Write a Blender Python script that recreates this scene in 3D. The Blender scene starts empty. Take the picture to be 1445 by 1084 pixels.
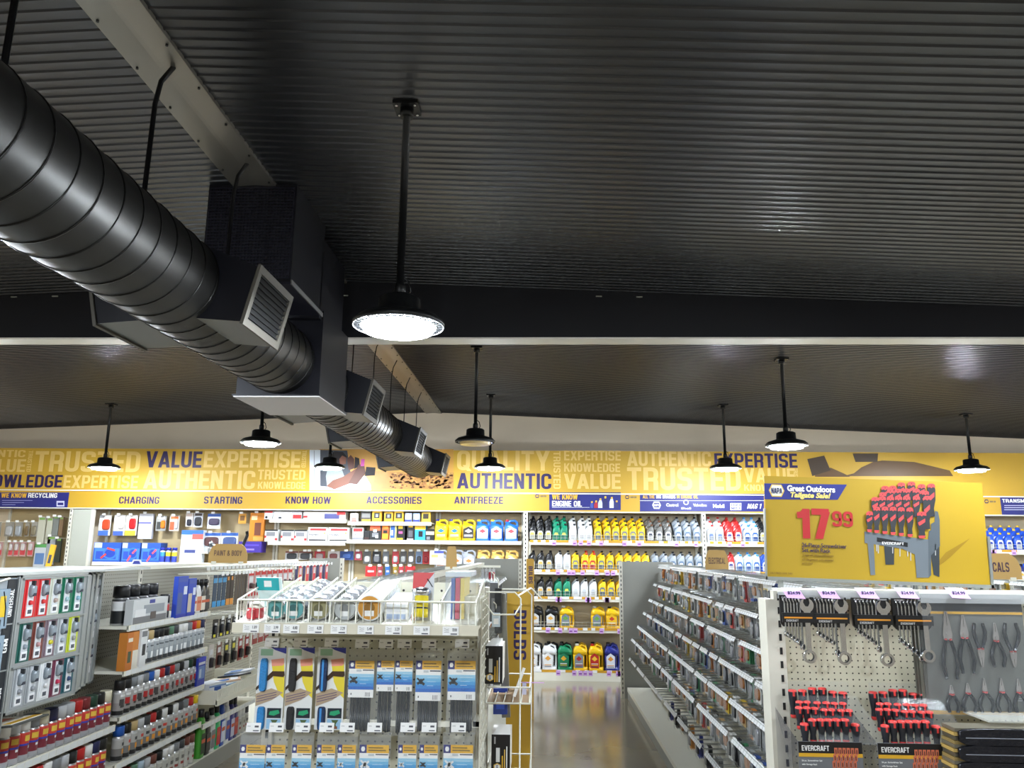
import bpy, math, random
from mathutils import Matrix, Vector, Euler
random.seed(7)
C = bpy.context.scene.collection
PI = math.pi
R = math.radians
# ---------------------------------------------------------------- camera
F_PX, IW, IH = 1130.0, 1445, 1084
HE = 1.65
pit, yaw, rol = R(11.7277), R(2.2207), R(.55)
fw = Vector((-math.sin(yaw)*math.cos(pit), math.cos(yaw)*math.cos(pit), math.sin(pit)))
r0 = Vector((math.cos(yaw), math.sin(yaw), 0))
u0 = r0.cross(fw)
CR = r0*math.cos(rol)+u0*math.sin(rol)
CU = -r0*math.sin(rol)+u0*math.cos(rol)
cam = bpy.data.cameras.new('camera')
cam.sensor_width = 36; cam.lens = F_PX/IW*36; cam.clip_end = 100; cam.clip_start = .05
co = bpy.data.objects.new('camera', cam); C.objects.link(co)
m = Matrix((CR, CU, -fw)).transposed().to_4x4(); m.translation = (0, 0, HE)
co.matrix_world = m
sc = bpy.context.scene
sc.camera = co
# ---------------------------------------------------------------- world, exposure
w = bpy.data.worlds.new('world'); sc.world = w; w.use_nodes = True
w.node_tree.nodes['Background'].inputs[0].default_value = (.8, .85, .9, 1)
w.node_tree.nodes['Background'].inputs[1].default_value = .05
sc.view_settings.view_transform = 'Standard'; sc.view_settings.look = 'None'
sc.view_settings.exposure = 0.0; sc.view_settings.gamma = 1; sc.view_settings.use_curve_mapping = False
LAMP_E = 160.0      # strength of the lit lenses
def atY(px, py, Y):
    d = fw+CR*((px-IW/2)/F_PX)-CU*((py-IH/2)/F_PX); t = Y/d.y
    return Vector((d.x*t, Y, d.z*t+HE))
def atX(px, py, X):
    d = fw+CR*((px-IW/2)/F_PX)-CU*((py-IH/2)/F_PX); t = X/d.x
    return Vector((X, d.y*t, d.z*t+HE))
def atZ(px, py, Z):
    d = fw+CR*((px-IW/2)/F_PX)-CU*((py-IH/2)/F_PX); t = (Z-HE)/d.z
    return Vector((d.x*t, d.y*t, Z))
# ---------------------------------------------------------------- materials
def lin(c):
    return tuple((x/255/12.92 if x/255 <= .04045 else ((x/255+.055)/1.055)**2.4) for x in c)
_M = {}
def M(rgb, rough=.5, metal=0., alpha=1., name=None, emit=0, noise=0, nscale=20, bump=0, coat=0, trans=0):
    key = (tuple(rgb), rough, metal, alpha, emit, noise, nscale, bump, coat, trans)
    if key in _M: return _M[key]
    a = bpy.data.materials.new(name or 'mat'); a.use_nodes = True
    nt = a.node_tree; b = nt.nodes['Principled BSDF']
    col = lin(rgb)+(1,)
    b.inputs['Base Color'].default_value = col
    b.inputs['Roughness'].default_value = rough; b.inputs['Metallic'].default_value = metal
    b.inputs['Alpha'].default_value = alpha
    if coat: b.inputs['Coat Weight'].default_value = coat; b.inputs['Coat Roughness'].default_value = .12 if metal < .1 else .33
    if trans: b.inputs['Transmission Weight'].default_value = trans; b.inputs['IOR'].default_value = 1.2
    if emit:
        b.inputs['Emission Color'].default_value = col; b.inputs['Emission Strength'].default_value = emit
    if noise or bump:
        tc = nt.nodes.new('ShaderNodeTexCoord'); n = nt.nodes.new('ShaderNodeTexNoise')
        n.inputs['Scale'].default_value = nscale; n.inputs['Detail'].default_value = 5
        nt.links.new(tc.outputs['Object'], n.inputs['Vector'])
        if noise:
            mx = nt.nodes.new('ShaderNodeMix'); mx.data_type = 'RGBA'
            mx.inputs[6].default_value = tuple(x*(1-noise) for x in col[:3])+(1,)
            mx.inputs[7].default_value = tuple(min(1, x*(1+noise)) for x in col[:3])+(1,)
            nt.links.new(n.outputs['Fac'], mx.inputs[0]); nt.links.new(mx.outputs[2], b.inputs['Base Color'])
        if bump:
            bp = nt.nodes.new('ShaderNodeBump'); bp.inputs['Strength'].default_value = bump
            bp.inputs['Distance'].default_value = .01
            nt.links.new(n.outputs['Fac'], bp.inputs['Height']); nt.links.new(bp.outputs[0], b.inputs['Normal'])
    _M[key] = a
    return a
def pegmat(rgb, ax, pitch=.0254, rad=.0036, name='pegboard', dark=(25, 22, 18)):
    """board colour with a grid of dark drilled holes; ax = axes spanned by the board"""
    a = bpy.data.materials.new(name); a.use_nodes = True
    nt = a.node_tree; b = nt.nodes['Principled BSDF']; b.inputs['Roughness'].default_value = .45
    tc = nt.nodes.new('ShaderNodeTexCoord'); s = nt.nodes.new('ShaderNodeSeparateXYZ')
    nt.links.new(tc.outputs['Object'], s.inputs[0])
    sq = []
    for k in ax:
        d = nt.nodes.new('ShaderNodeMath'); d.operation = 'DIVIDE'; d.inputs[1].default_value = pitch
        nt.links.new(s.outputs[k], d.inputs[0])
        f = nt.nodes.new('ShaderNodeMath'); f.operation = 'FRACT'; nt.links.new(d.outputs[0], f.inputs[0])
        u = nt.nodes.new('ShaderNodeMath'); u.operation = 'SUBTRACT'; u.inputs[1].default_value = .5
        nt.links.new(f.outputs[0], u.inputs[0])
        p = nt.nodes.new('ShaderNodeMath'); p.operation = 'MULTIPLY'
        nt.links.new(u.outputs[0], p.inputs[0]); nt.links.new(u.outputs[0], p.inputs[1]); sq.append(p)
    ad = nt.nodes.new('ShaderNodeMath'); nt.links.new(sq[0].outputs[0], ad.inputs[0]); nt.links.new(sq[1].outputs[0], ad.inputs[1])
    lt = nt.nodes.new('ShaderNodeMath'); lt.operation = 'LESS_THAN'; lt.inputs[1].default_value = (rad/pitch)**2
    nt.links.new(ad.outputs[0], lt.inputs[0])
    mx = nt.nodes.new('ShaderNodeMix'); mx.data_type = 'RGBA'
    mx.inputs[6].default_value = lin(rgb)+(1,); mx.inputs[7].default_value = lin(dark)+(1,)
    nt.links.new(lt.outputs[0], mx.inputs[0]); nt.links.new(mx.outputs[2], b.inputs['Base Color'])
    return a
# ---------------------------------------------------------------- mesh builder
class MB:
    def __init__(s): s.v = []; s.f = []; s.k = []; s.ms = []; s.sm = []
    def mi(s, m):
        if m not in s.ms: s.ms.append(m)
        return s.ms.index(m)
    def face(s, idx, m, sm=False): s.f.append(tuple(idx)); s.k.append(s.mi(m)); s.sm.append(sm)
    def poly(s, pts, m):
        b = len(s.v); s.v += [tuple(p) for p in pts]; s.face(range(b, b+len(pts)), m); return s
    def box(s, a, c, m, T=None):
        x0, y0, z0 = [min(a[i], c[i]) for i in range(3)]; x1, y1, z1 = [max(a[i], c[i]) for i in range(3)]
        p = [(x0,y0,z0),(x1,y0,z0),(x1,y1,z0),(x0,y1,z0),(x0,y0,z1),(x1,y0,z1),(x1,y1,z1),(x0,y1,z1)]
        if T: p = [tuple(T @ Vector(q)) for q in p]
        b = len(s.v); s.v += p
        for q in ((0,3,2,1),(4,5,6,7),(0,1,5,4),(1,2,6,5),(2,3,7,6),(3,0,4,7)): s.face([b+i for i in q], m)
        return s
    def prism(s, pts, d, m, T=None, m2=None):
        """pts = list of (x,z) outline counter-clockwise seen from -y; extruded from y=d[0] (front) to d[1]"""
        n = len(pts); p = [(x, d[0], z) for x, z in pts]+[(x, d[1], z) for x, z in pts]
        if T: p = [tuple(T @ Vector(q)) for q in p]
        b = len(s.v); s.v += p
        s.face(range(b, b+n), m); s.face(range(b+2*n-1, b+n-1, -1), m2 or m)
        for i in range(n): j = (i+1) % n; s.face((b+j, b+i, b+n+i, b+n+j), m2 or m)
        return s
    def lathe(s, prof, c, seg=16, ax='z', cap=True, sm=True, T=None):
        """prof = [(r, h, material of the band above)]"""
        b = len(s.v); n = len(prof)
        for r, h, _ in prof:
            for i in range(seg):
                a = 2*PI*i/seg; q = (r*math.cos(a), r*math.sin(a), h)
                if ax == 'y': q = (q[0], h, q[1])
                if ax == 'x': q = (h, q[0], q[1])
                q = Vector((q[0]+c[0], q[1]+c[1], q[2]+c[2]))
                s.v.append(tuple(T @ q) if T else tuple(q))
        for k in range(n-1):
            for i in range(seg):
                j = (i+1) % seg
                q = (b+k*seg+i, b+k*seg+j, b+(k+1)*seg+j, b+(k+1)*seg+i)
                s.face(q[::-1] if ax == 'y' else q, prof[k][2], sm)
        if cap:
            s.face([b+i for i in range(seg)][::(1 if ax == 'y' else -1)], prof[0][2])
            s.face([b+(n-1)*seg+i for i in range(seg)][::(-1 if ax == 'y' else 1)], prof[-1][2] or prof[-2][2])
        return s
    def tube(s, pts, r, m, seg=6, closed=False, cap=True):
        pts = [Vector(p) for p in pts]; n = len(pts); b = len(s.v); up = None
        rr = r if isinstance(r, (list, tuple)) else [r]*n
        for i, p in enumerate(pts):
            if closed: d = (pts[(i+1) % n]-pts[i-1])
            else: d = pts[min(i+1, n-1)]-pts[max(i-1, 0)]
            d = d.normalized() if d.length > 1e-9 else Vector((0, 0, 1))
            if up is None: up = Vector((0, 0, 1)) if abs(d.z) < .9 else Vector((0, 1, 0))
            x = d.cross(up); x = x.normalized() if x.length > 1e-6 else Vector((1, 0, 0))
            up = x.cross(d).normalized()
            for k in range(seg):
                a = 2*PI*k/seg; s.v.append(tuple(p+(x*math.cos(a)+up*math.sin(a))*rr[i]))
        for i in range(n if closed else n-1):
            for k in range(seg):
                l = (k+1) % seg; j = (i+1) % n
                s.face((b+i*seg+k, b+i*seg+l, b+j*seg+l, b+j*seg+k), m, True)
        if cap and not closed:
            s.face([b+k for k in range(seg)], m); s.face([b+(n-1)*seg+k for k in range(seg)][::-1], m)
        return s
    def loft(s, secs, m, seg=12, pw=.55, T=None):
        """secs = [(z, cx, cy, hx, hy, material or None)] rounded-rectangle sections"""
        b = len(s.v)
        for z, cx, cy, hx, hy, *_ in secs:
            for i in range(seg):
                a = 2*PI*(i+.5)/seg; c_, s_ = math.cos(a), math.sin(a)
                q = Vector((cx+hx*math.copysign(abs(c_)**pw, c_), cy+hy*math.copysign(abs(s_)**pw, s_), z))
                s.v.append(tuple(T @ q) if T else tuple(q))
        for k in range(len(secs)-1):
            mm = secs[k][5] if len(secs[k]) > 5 and secs[k][5] else m
            for i in range(seg):
                j = (i+1) % seg
                s.face((b+k*seg+i, b+k*seg+j, b+(k+1)*seg+j, b+(k+1)*seg+i), mm, True)
        s.face([b+i for i in range(seg)][::-1], m); s.face([b+(len(secs)-1)*seg+i for i in range(seg)], secs[-2][5] if len(secs[-2]) > 5 and secs[-2][5] else m)
        return s
    def mesh(s, name):
        me = bpy.data.meshes.new(name); me.from_pydata(s.v, [], s.f)
        for m in s.ms: me.materials.append(m)
        me.polygons.foreach_set('material_index', s.k); me.polygons.foreach_set('use_smooth', s.sm)
        me.update(); return me
def props(o, label=None, cat=None, group=None, kind=None):
    if label: o['label'] = label
    if cat: o['category'] = cat
    if group: o['group'] = group
    if kind: o['kind'] = kind
    return o
def obj(name, mb, parent=None, loc=(0,0,0), rot=(0,0,0), **k):
    me = mb.mesh(name) if isinstance(mb, MB) else mb
    o = bpy.data.objects.new(name, me); C.objects.link(o); o.location = loc; o.rotation_euler = rot
    if parent: o.parent = parent
    return props(o, **k)
def thing(name, label, cat, loc=(0,0,0), rot=(0,0,0), group=None):
    o = bpy.data.objects.new(name, None); C.objects.link(o); o.empty_display_size = .05
    o.location = loc; o.rotation_euler = rot
    return props(o, label, cat, group)
_ch = {}
def dup(root, loc, rot=None, label=None, group=None, scale=None):
    r = root.copy(); C.objects.link(r); r.location = loc
    if rot is not None: r.rotation_euler = rot
    if scale: r.scale = scale
    if label: r['label'] = label
    if group: r['group'] = group
    for ch in list(root.children):
        c = ch.copy(); C.objects.link(c); c.parent = r
        for g in list(ch.children):
            d = g.copy(); C.objects.link(d); d.parent = c
    return r
class Kind:
    """builds a thing of one kind once, copies it afterwards"""
    def __init__(s): s.d = {}
    def put(s, key, maker, loc, label, cat, group=None, rot=(0,0,0), scale=None):
        if key not in s.d:
            o = maker(); s.d[key] = o
            o.location = loc; o.rotation_euler = rot; o['label'] = label; o['category'] = cat
            if scale: o.scale = scale
            if group: o['group'] = group
            return o
        return dup(s.d[key], loc, rot, label, group, scale or (1, 1, 1))
K = Kind()

# ---- condensed block capitals drawn as strokes (height 1)
_S = .17
def _rnd(pts, rad, closed):
    out = []; n = len(pts)
    for i, p in enumerate(pts):
        if not closed and i in (0, n-1): out.append(p); continue
        a, c = pts[i-1], pts[(i+1) % n]
        def tow(q):
            dx, dz = q[0]-p[0], q[1]-p[1]; L = math.hypot(dx, dz); k = min(rad, L*.5)/L; return (p[0]+dx*k, p[1]+dz*k)
        q0, q1 = tow(a), tow(c)
        for t in (0, .2, .4, .6, .8, 1): out.append(tuple((1-t)**2*q0[j]+2*t*(1-t)*p[j]+t*t*q1[j] for j in (0, 1)))
    return out
def _stroke(V, Fc, pts, closed, w_):
    n = len(pts); b = len(V); h = w_/2; P = [Vector((x, z)) for x, z in pts]; Q = []
    for i, p in enumerate(P):
        a = P[i-1] if (i or closed) else None; c = P[(i+1) % n] if (i < n-1 or closed) else None
        d1 = (p-a).normalized() if a is not None and (p-a).length > 1e-6 else None
        d2 = (c-p).normalized() if c is not None and (c-p).length > 1e-6 else None
        d1 = d1 or d2; d2 = d2 or d1
        n1 = Vector((-d1.y, d1.x)); n2 = Vector((-d2.y, d2.x)); m_ = (n1+n2); m_ = m_.normalized() if m_.length > .1 else n1
        k = h/max(.5, m_.dot(n1)); V += [(p.x+m_.x*k, p.y+m_.y*k), (p.x-m_.x*k, p.y-m_.y*k)]
    for i in range(n if closed else n-1):
        j = (i+1) % n; Fc.append((b+2*i, b+2*i+1, b+2*j+1, b+2*j))
def _glyph(ch):
    s = _S/2; W = .54; l, r, bo, t, m_ = s, W-s, s, 1-s, .5; St = []; D = []
    P = lambda pts, cl=False, rad=.17: St.append((_rnd(pts, rad, cl) if rad else pts, cl))
    E_ = lambda x0, z0, x1, z1: D.append((x0, z0, x1, z1))
    V_ = lambda x, z0=0, z1=1: P([(x, z0), (x, z1)], rad=0)
    H_ = lambda z, x0=0, x1=None: P([(x0, z), (W if x1 is None else x1, z)], rad=0)
    if ch == 'A': W = .62; E_(s,0,W/2-.01,1); E_(W-s,0,W/2+.01,1); H_(.27,.14,W-.14)
    elif ch == 'B': V_(l); P([(l,t),(r-.02,t),(r-.02,m_+.02),(l,m_+.02)]); P([(l,m_+.02),(r,m_+.02),(r,bo),(l,bo)])
    elif ch == 'C': P([(r,.66),(r,t),(l,t),(l,bo),(r,bo),(r,.34)],rad=.2)
    elif ch == 'D': P([(l,bo),(r,bo),(r,t),(l,t)],rad=.2); V_(l)
    elif ch == 'E': W = .47; V_(l); H_(t); H_(m_,0,W-.03); H_(bo)
    elif ch == 'F': W = .45; V_(l); H_(t); H_(m_,0,W-.03)
    elif ch == 'G': P([(r,.68),(r,t),(l,t),(l,bo),(r,bo),(r,.46),(W*.52,.46)],rad=.17)
    elif ch == 'H': V_(l); V_(r); H_(m_)
    elif ch == 'I': W = _S; V_(s)
    elif ch == 'K': V_(l); E_(l+.04,.34,W-s+.02,1); E_(W-s+.03,0,W*.45,.62); W = .57
    elif ch == 'L': W = .43; V_(l); H_(bo)
    elif ch == 'M': W = .7; V_(l); V_(W-s); E_(l+.01,1,W/2,.1); E_(W-s-.01,1,W/2,.1)
    elif ch == 'N': V_(l); V_(r); E_(l,1,r,0)
    elif ch in 'O0': P([(l,bo),(r,bo),(r,t),(l,t)],True,.2)
    elif ch == 'P': V_(l); P([(l,t),(r,t),(r,.43),(l,.43)])
    elif ch == 'Q': P([(l,bo),(r,bo),(r,t),(l,t)],True,.2); E_(W-.02,-.04,W*.6,.26)
    elif ch == 'R': V_(l); P([(l,t),(r,t),(r,.46),(l,.46)]); P([(l+.1,.46),(r-.01,.46),(r-.01,0)],rad=.12)
    elif ch == 'S': P([(r,.72),(r,t),(l,t),(l,m_+.02),(r,m_-.02),(r,bo),(l,bo),(l,.28)],rad=.16)
    elif ch == 'T': W = .52; V_(W/2); H_(t)
    elif ch == 'U': P([(l,1),(l,bo),(r,bo),(r,1)],rad=.2)
    elif ch == 'V': W = .6; E_(s,1,W/2-.01,0); E_(W-s,1,W/2+.01,0)
    elif ch == 'W': W = .84; E_(s,1,W*.28,0); E_(W*.28,0,W/2,1); E_(W/2,1,W*.72,0); E_(W*.72,0,W-s,1)
    elif ch == 'X': W = .58; E_(s,0,W-s,1); E_(W-s,0,s,1)
    elif ch == 'Y': W = .58; V_(W/2,0,.45); E_(s,1,W/2,.4); E_(W-s,1,W/2,.4)
    elif ch == 'Z': H_(t); H_(bo); E_(s+.01,bo,W-s-.01,t)
    elif ch == '1': W = .34; V_(W-s); P([(0,.78),(W-s,.80)],rad=0); E_(.12,.74,W-s,.96)
    elif ch == '7': W = .5; H_(t); E_(W*.38,0,W-s,t)
    elif ch == '9': P([(l,.26),(l,bo),(r,bo),(r,t),(l,t),(l,.46),(r,.46)],rad=.17)
    elif ch == '2': P([(l,.7),(l,t),(r,t),(r,.55),(l,.25),(l,bo),(W,bo)],rad=.12)
    elif ch == '4': V_(r-.04); H_(.27); E_(s,.3,r-.06,1)
    elif ch == '&': P([(W+.06,.1),(l+.04,.72),(l+.06,t),(r-.06,t),(r-.06,.66),(l,.4),(l,bo),(r,bo),(W,.42)],rad=.1); W = .62
    elif ch == '.': W = _S; V_(s,0,.17)
    elif ch == ' ': W = .26
    else: return None
    return St, D, W
def blockmesh(body, m, shear, wt):
    V, Fc, ZZ = [], [], []; x = 0
    for ch in body:
        g = _glyph(ch)
        if g is None: return None
        St, D, W = g; b0 = len(V)
        zz = .0
        for pts, cl in St:
            _stroke(V, Fc, pts, cl, _S*wt); zz += .0009; ZZ += [zz]*(len(V)-len(ZZ))
        for x0, z0, x1, z1 in D:
            q = len(V); h = _S*wt*.54; V += [(x0-h,z0),(x0+h,z0),(x1+h,z1),(x1-h,z1)]; Fc.append((q,q+1,q+2,q+3)); zz += .0009; ZZ += [zz]*4
        for i in range(b0, len(V)): V[i] = (V[i][0]+x+shear*V[i][1], V[i][1])
        x += W+.075
    me = bpy.data.meshes.new('lettering'); me.from_pydata([(*q, ZZ[i]) for i, q in enumerate(V)], [], Fc); me.materials.append(m); me.update()
    return me
_TX = {}
def textmesh(body, bold=.0, shear=0., m=None, spacing=1.):
    key = (body, bold, shear, m.name, spacing)
    if key in _TX: return _TX[key]
    me = blockmesh(body, m, shear, 1.0 if bold < .06 else 1.25) if bold >= 0 and body == body.upper() and len(body) > 1 else None
    if me:
        xs = [v.co.x for v in me.vertices]; _TX[key] = (me, min(xs), max(xs), 0, 1); return _TX[key]
    cu = bpy.data.curves.new('lettering', 'FONT'); cu.body = body; cu.offset = bold; cu.shear = shear
    cu.size = 1; cu.resolution_u = 3; cu.space_character = spacing; cu.extrude = .002
    o = bpy.data.objects.new('tmp', cu); C.objects.link(o)
    me = bpy.data.meshes.new_from_object(o); bpy.data.objects.remove(o)
    me.name = 'lettering'; me.materials.clear(); me.materials.append(m)
    xs = [v.co.x for v in me.vertices] or [0, 1]; ys = [v.co.y for v in me.vertices] or [0, 1]
    _TX[key] = (me, min(xs), max(xs), min(ys), max(ys)); return _TX[key]
def text(body, p0, p1, m, parent=None, face='-y', bold=.02, shear=0., turn=0, spacing=1., name='lettering', off=.0):
    """fits lettering into the box p0 (x,z lower left) p1 (x,z upper right) of the plane through p0 facing -y (or +x: then y,z).
    turn=-90 reads top to bottom, 90 bottom to top"""
    me, x0, x1, y0, y1 = textmesh(body, bold, shear, m, spacing)
    a, b = Vector(p0), Vector(p1)
    ex = Vector((1, 0, 0)) if face == '-y' else Vector((0, 1, 0)); ez = Vector((0, 0, 1))
    W = (b-a).dot(ex); H = (b-a).dot(ez)
    if turn == 0: ux, uz, o = ex*(W/(x1-x0)), ez*(H/(y1-y0)), a
    elif turn == -90: ux, uz, o = -ez*(H/(x1-x0)), ex*(W/(y1-y0)), a+ez*H
    else: ux, uz, o = ez*(H/(x1-x0)), -ex*(W/(y1-y0)), a+ex*W
    n = Vector((0, -1, 0)) if face == '-y' else Vector((1, 0, 0))
    o = o-ux*x0-uz*y0+n*off
    mt = Matrix((ux, uz, n*.3)).transposed().to_4x4(); mt.translation = o
    t = bpy.data.objects.new(name, me); C.objects.link(t)
    if parent: t.parent = parent; t.matrix_basis = Matrix.Identity(4)
    t.matrix_basis = mt
    return t
def struct(name, mb): return obj(name, mb, kind='structure')
def nth(i):
    W = ['first','second','third','fourth','fifth','sixth','seventh','eighth','ninth','tenth','eleventh','twelfth']
    if i < 12: return W[i]
    n = i+1; return f"{n}{'th' if 10 <= n % 100 <= 20 else {1:'st',2:'nd',3:'rd'}.get(n % 10,'th')}"
# common colours
BEIGE = M((214,208,188), .45, noise=.04, nscale=6, name='cream enamel')
CREAMW = M((232,229,214), .4, name='shelf enamel')
GREYB = M((176,178,166), .5, name='grey enamel')
BLACKP = M((16,16,18), .4, name='black plastic')
DARKM = M((14,14,16), .35, .3, name='black paint')
WHITE = M((238,238,236), .5, name='white paper')
YEL = M((224,172,40), .5, name='yellow print'); YEL2 = M((204,152,34), .5, name='ochre print')
GOLDF = M((212,178,96), .5, name='faint print'); PURP = M((34,16,76), .5, name='purple print')
BLUE = M((28,32,112), .5, name='blue print'); LILAC = M((214,170,226), .5, name='lilac paper')
PNAVY = M((22,24,84), .45); REDP = M((196,34,38), .45); CHROME = M((205,208,212), .22, 1., name='chrome')
STEELW = M((222,220,205), .35, .1, name='cream wire'); PRINTG = M((70,70,80), .6)
CLEAR = M((235,240,242), .1, 0, .09, name='clear plastic')
TAN = M((196,158,92), .55, name='tan card')
# ---------------------------------------------------------------- room
RX, RZ, SL = -1.57, 3.60, .042
def ceil(X): return RZ-SL*abs(X-RX)
XL, XR, YB, YF = -8.2, 9.0, -5.0, 11.4
FLOORM = M((136,126,108), .17, noise=.3, nscale=1.6, bump=.02, coat=.4, name='polished concrete')
b = MB(); b.box((XL-.1, YB-.1, -.1), (XR+.1, YF+.1, 0), FLOORM); struct('floor', b)
WALLM = M((226,211,187), .7, noise=.03, nscale=3, bump=.05, name='beige wall paint')
b = MB(); b.box((XL-.1, YF, 0), (XR+.1, YF+.12, 3.9), WALLM); struct('wall_back', b)
b = MB(); b.box((XL-.12, YB, 0), (XL, YF, 3.9), WALLM); struct('wall_left', b)
b = MB(); b.box((XR, YB, 0), (XR+.12, YF, 3.9), WALLM); struct('wall_right', b)
b = MB(); b.box((XL-.1, YB-.12, 0), (XR+.1, YB, 3.9), WALLM); struct('wall_front', b)
# corrugated metal liner: ribs run left-right, real profile
CEILM = M((62,64,70), .29, .72, noise=.12, nscale=.9, coat=.6, name='dark ceiling metal')
def corrugated(x0, x1, name):
    b = MB(); P = .061; y = YB; prof = []
    while y < YF-.001:
        for t, h in ((0, 0), (.74, 0), (.84, -.0065), (.92, -.0065)): prof.append((y+t*P, h))
        y += P
    prof.append((YF, 0))
    xs = (x0, x1)
    n = len(prof)
    for x in xs:
        for yy, h in prof: b.v.append((x, yy, ceil(x)+.002+h))
    for i in range(n-1): b.face((i, i+1, n+i+1, n+i), CEILM)
    o = struct(name, b)
    return o
corrugated(XL, RX, 'ceiling'); corrugated(RX, XR, 'ceiling')
# ridge cap in bent sheet, with its screws
RIDM = M((150,146,138), .38, .75, noise=.15, nscale=2, name='galvanised ridge')
b = MB(); hw = .115
for (xa, za), (xb, zb) in (((-hw, -.022), (-.01, -.014)), ((-.01, -.014), (.01, -.014)), ((.01, -.014), (hw, -.022))):
    b.poly([(RX+xa, YB, RZ+za), (RX+xa, YF, RZ+za), (RX+xb, YF, RZ+zb), (RX+xb, YB, RZ+zb)][::-1], RIDM)
for s in (-1, 1): b.box((RX+s*hw-.002, YB, RZ-.022), (RX+s*hw+.002, YF, RZ+.006), RIDM)
ridge = struct('trim_1', b)
b = MB(); y = .2
while y < 11.3:
    for s in (-1, 1): b.lathe([(.006, -.029, DARKM), (.006, -.018, DARKM)], (RX+s*(hw-.018), y+(.15 if s > 0 else 0), RZ+.001), 6)
    y += .3
obj('screw', b, ridge, kind='stuff')
# tapered steel frame beam across the shop: web + pale flange
WEBM = M((20,20,25), .45, .2, name='black steel web')
FLM = M((232,228,216), .5, .1, noise=.1, nscale=4, name='pale steel flange')
b = MB(); BY, BZ = 5.63, 3.145
for xa, xb in ((XL, RX), (RX, XR)):
    b.poly([(xa, BY-.01, BZ), (xb, BY-.01, BZ), (xb, BY-.01, ceil(xb)), (xa, BY-.01, ceil(xa))], WEBM)
    b.poly([(xa, BY+.01, BZ), (xb, BY+.01, BZ), (xb, BY+.01, ceil(xb)), (xa, BY+.01, ceil(xa))][::-1], WEBM)
bm_ = struct('trim_2', b)
b = MB(); b.box((XL, BY-.08, BZ-.012), (XR, BY+.08, BZ), FLM); obj('flange', b, bm_)
b = MB()
for px, py in ((20,419),(78,418),(462,417),(487,417),(845,418),(902,419)):
    p = atY(px, py, BY-.012); b.box((p.x-.022, BY-.02, p.z-.006), (p.x+.022, BY-.011, p.z+.002), M((150,150,140), .6))
obj('clip', b, bm_)
# ---------------------------------------------------------------- high bay lamps
LENS = M((235,245,255), .4, emit=LAMP_E, name='lit lens')
GLOWRING = M((235,245,255), .4, emit=LAMP_E*7.5, name='added glow ring')  # glowing ring added below the rim to throw light up the walls
LENSOFF = M((215,190,130), .25, name='unlit lens')
LAMPB = M((15,16,17), .42, .25, name='black lamp casting')
def make_lamp(rod, lit=True):
    t = thing('high_bay_lamp', '', '')
    b = MB(); r = .19
    b.lathe([(.15, -.002, LAMPB), (r, 0, LAMPB), (r, .012, LAMPB), (.165, .035, LAMPB), (.10, .055, LAMPB), (.088, .06, LAMPB), (.085, .115, LAMPB), (.07, .125, LAMPB), (.02, .128, LAMPB)], (0,0,0), 40)
    obj('housing', b, t)
    b = MB(); me = LENS if lit else LENSOFF
    b.lathe([(.14, -.026, me), (.143, -.025, me)], (0,0,0), 40); obj('lens', b, t)
    b = MB(); me = GLOWRING if lit else LENSOFF
    b.lathe([(.143, -.025, me), (.146, -.004, me)], (0,0,0), 40, cap=False); obj('added_glow_ring', b, t)
    b = MB()
    for i in range(40):
        a = 2*PI*i/40
        b.box((.152, -.0018, -.001), (.186, .0018, .010), LAMPB, Matrix.Rotation(a, 4, 'Z') @ Matrix.Translation((0,0,-.003)))
    obj('cooling_fins', b, t, kind='stuff')
    b = MB()
    for rr in (.157, .187):
        b.tube([(rr*math.cos(2*PI*i/36), rr*math.sin(2*PI*i/36), -.003) for i in range(36)], .003, M((120,122,125), .3, .6), 5, closed=True)
    obj('trim_ring', b, t)
    b = MB(); b.tube([(0,0,.12), (0,0,rod)], .017, LAMPB, 12); obj('rod', b, t)
    b = MB(); b.lathe([(.024, .125, LAMPB), (.024, .17, LAMPB), (.018, .18, LAMPB)], (0,0,0), 12); b.tube([(.03,0,.12),(.045,0,.15),(.035,0,.19),(.012,0,.21)], .004, LAMPB, 5)
    obj('swivel', b, t)
    b = MB(); b.box((-.055,-.055,rod-.012), (.055,.055,rod+.004), LAMPB); b.lathe([(.03, rod-.05, LAMPB), (.03, rod-.012, LAMPB)], (0,0,0), 12)
    for sx in (-.04,.04):
        for sy in (-.04,.04): b.lathe([(.006, rod-.018, CHROME), (.006, rod-.012, CHROME)], (sx,sy,0), 6)
    obj('mounting_plate', b, t)
    return t
LT = [(-.597,3.183,2.557,1,'lit black high bay lamp nearest the camera, glaring above the shop'),
 (-.63,7.456,2.641,0,'unlit high bay lamp with amber lens left of the purple AUTHENTIC lettering'),
 (-.645,9.86,2.645,1,'lit high bay lamp hanging in front of the purple AUTHENTIC lettering'),
 (-5.507,9.881,2.619,1,'leftmost lit lamp, hanging in front of the faint TRUSTED lettering'),
 (-2.74,7.65,2.65,1,'lit lamp just left of the duct, under the black plenum box'),
 (-2.68,10.0,2.65,1,'small lit lamp hanging in front of the printed photographer'),
 (2.245,7.414,2.616,1,'lit lamp hanging left above the yellow sale board'),
 (2.232,9.846,2.651,1,'lit lamp covering the start of the purple EXPERTISE lettering'),
 (5.12,9.758,2.642,1,'rightmost lit lamp, above the right end of the sale board')]
for x, y, z, lit, lab in LT:
    t = make_lamp(ceil(x)-z-.004, lit); t.location = (x, y, z); props(t, lab, 'lamp', None)
OUT = ['left of the frame in the near row, far one','left of the frame beside the spiral duct','right of the frame beside the nearest lamp','right of the frame, second from the nearest lamp','left of the frame before the leftmost lamp','right of the frame before the rightmost lamp','beyond the right frame edge','behind the camera on the left','behind the camera in the middle','behind the camera on the right','at the right wall in the near row']
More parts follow.
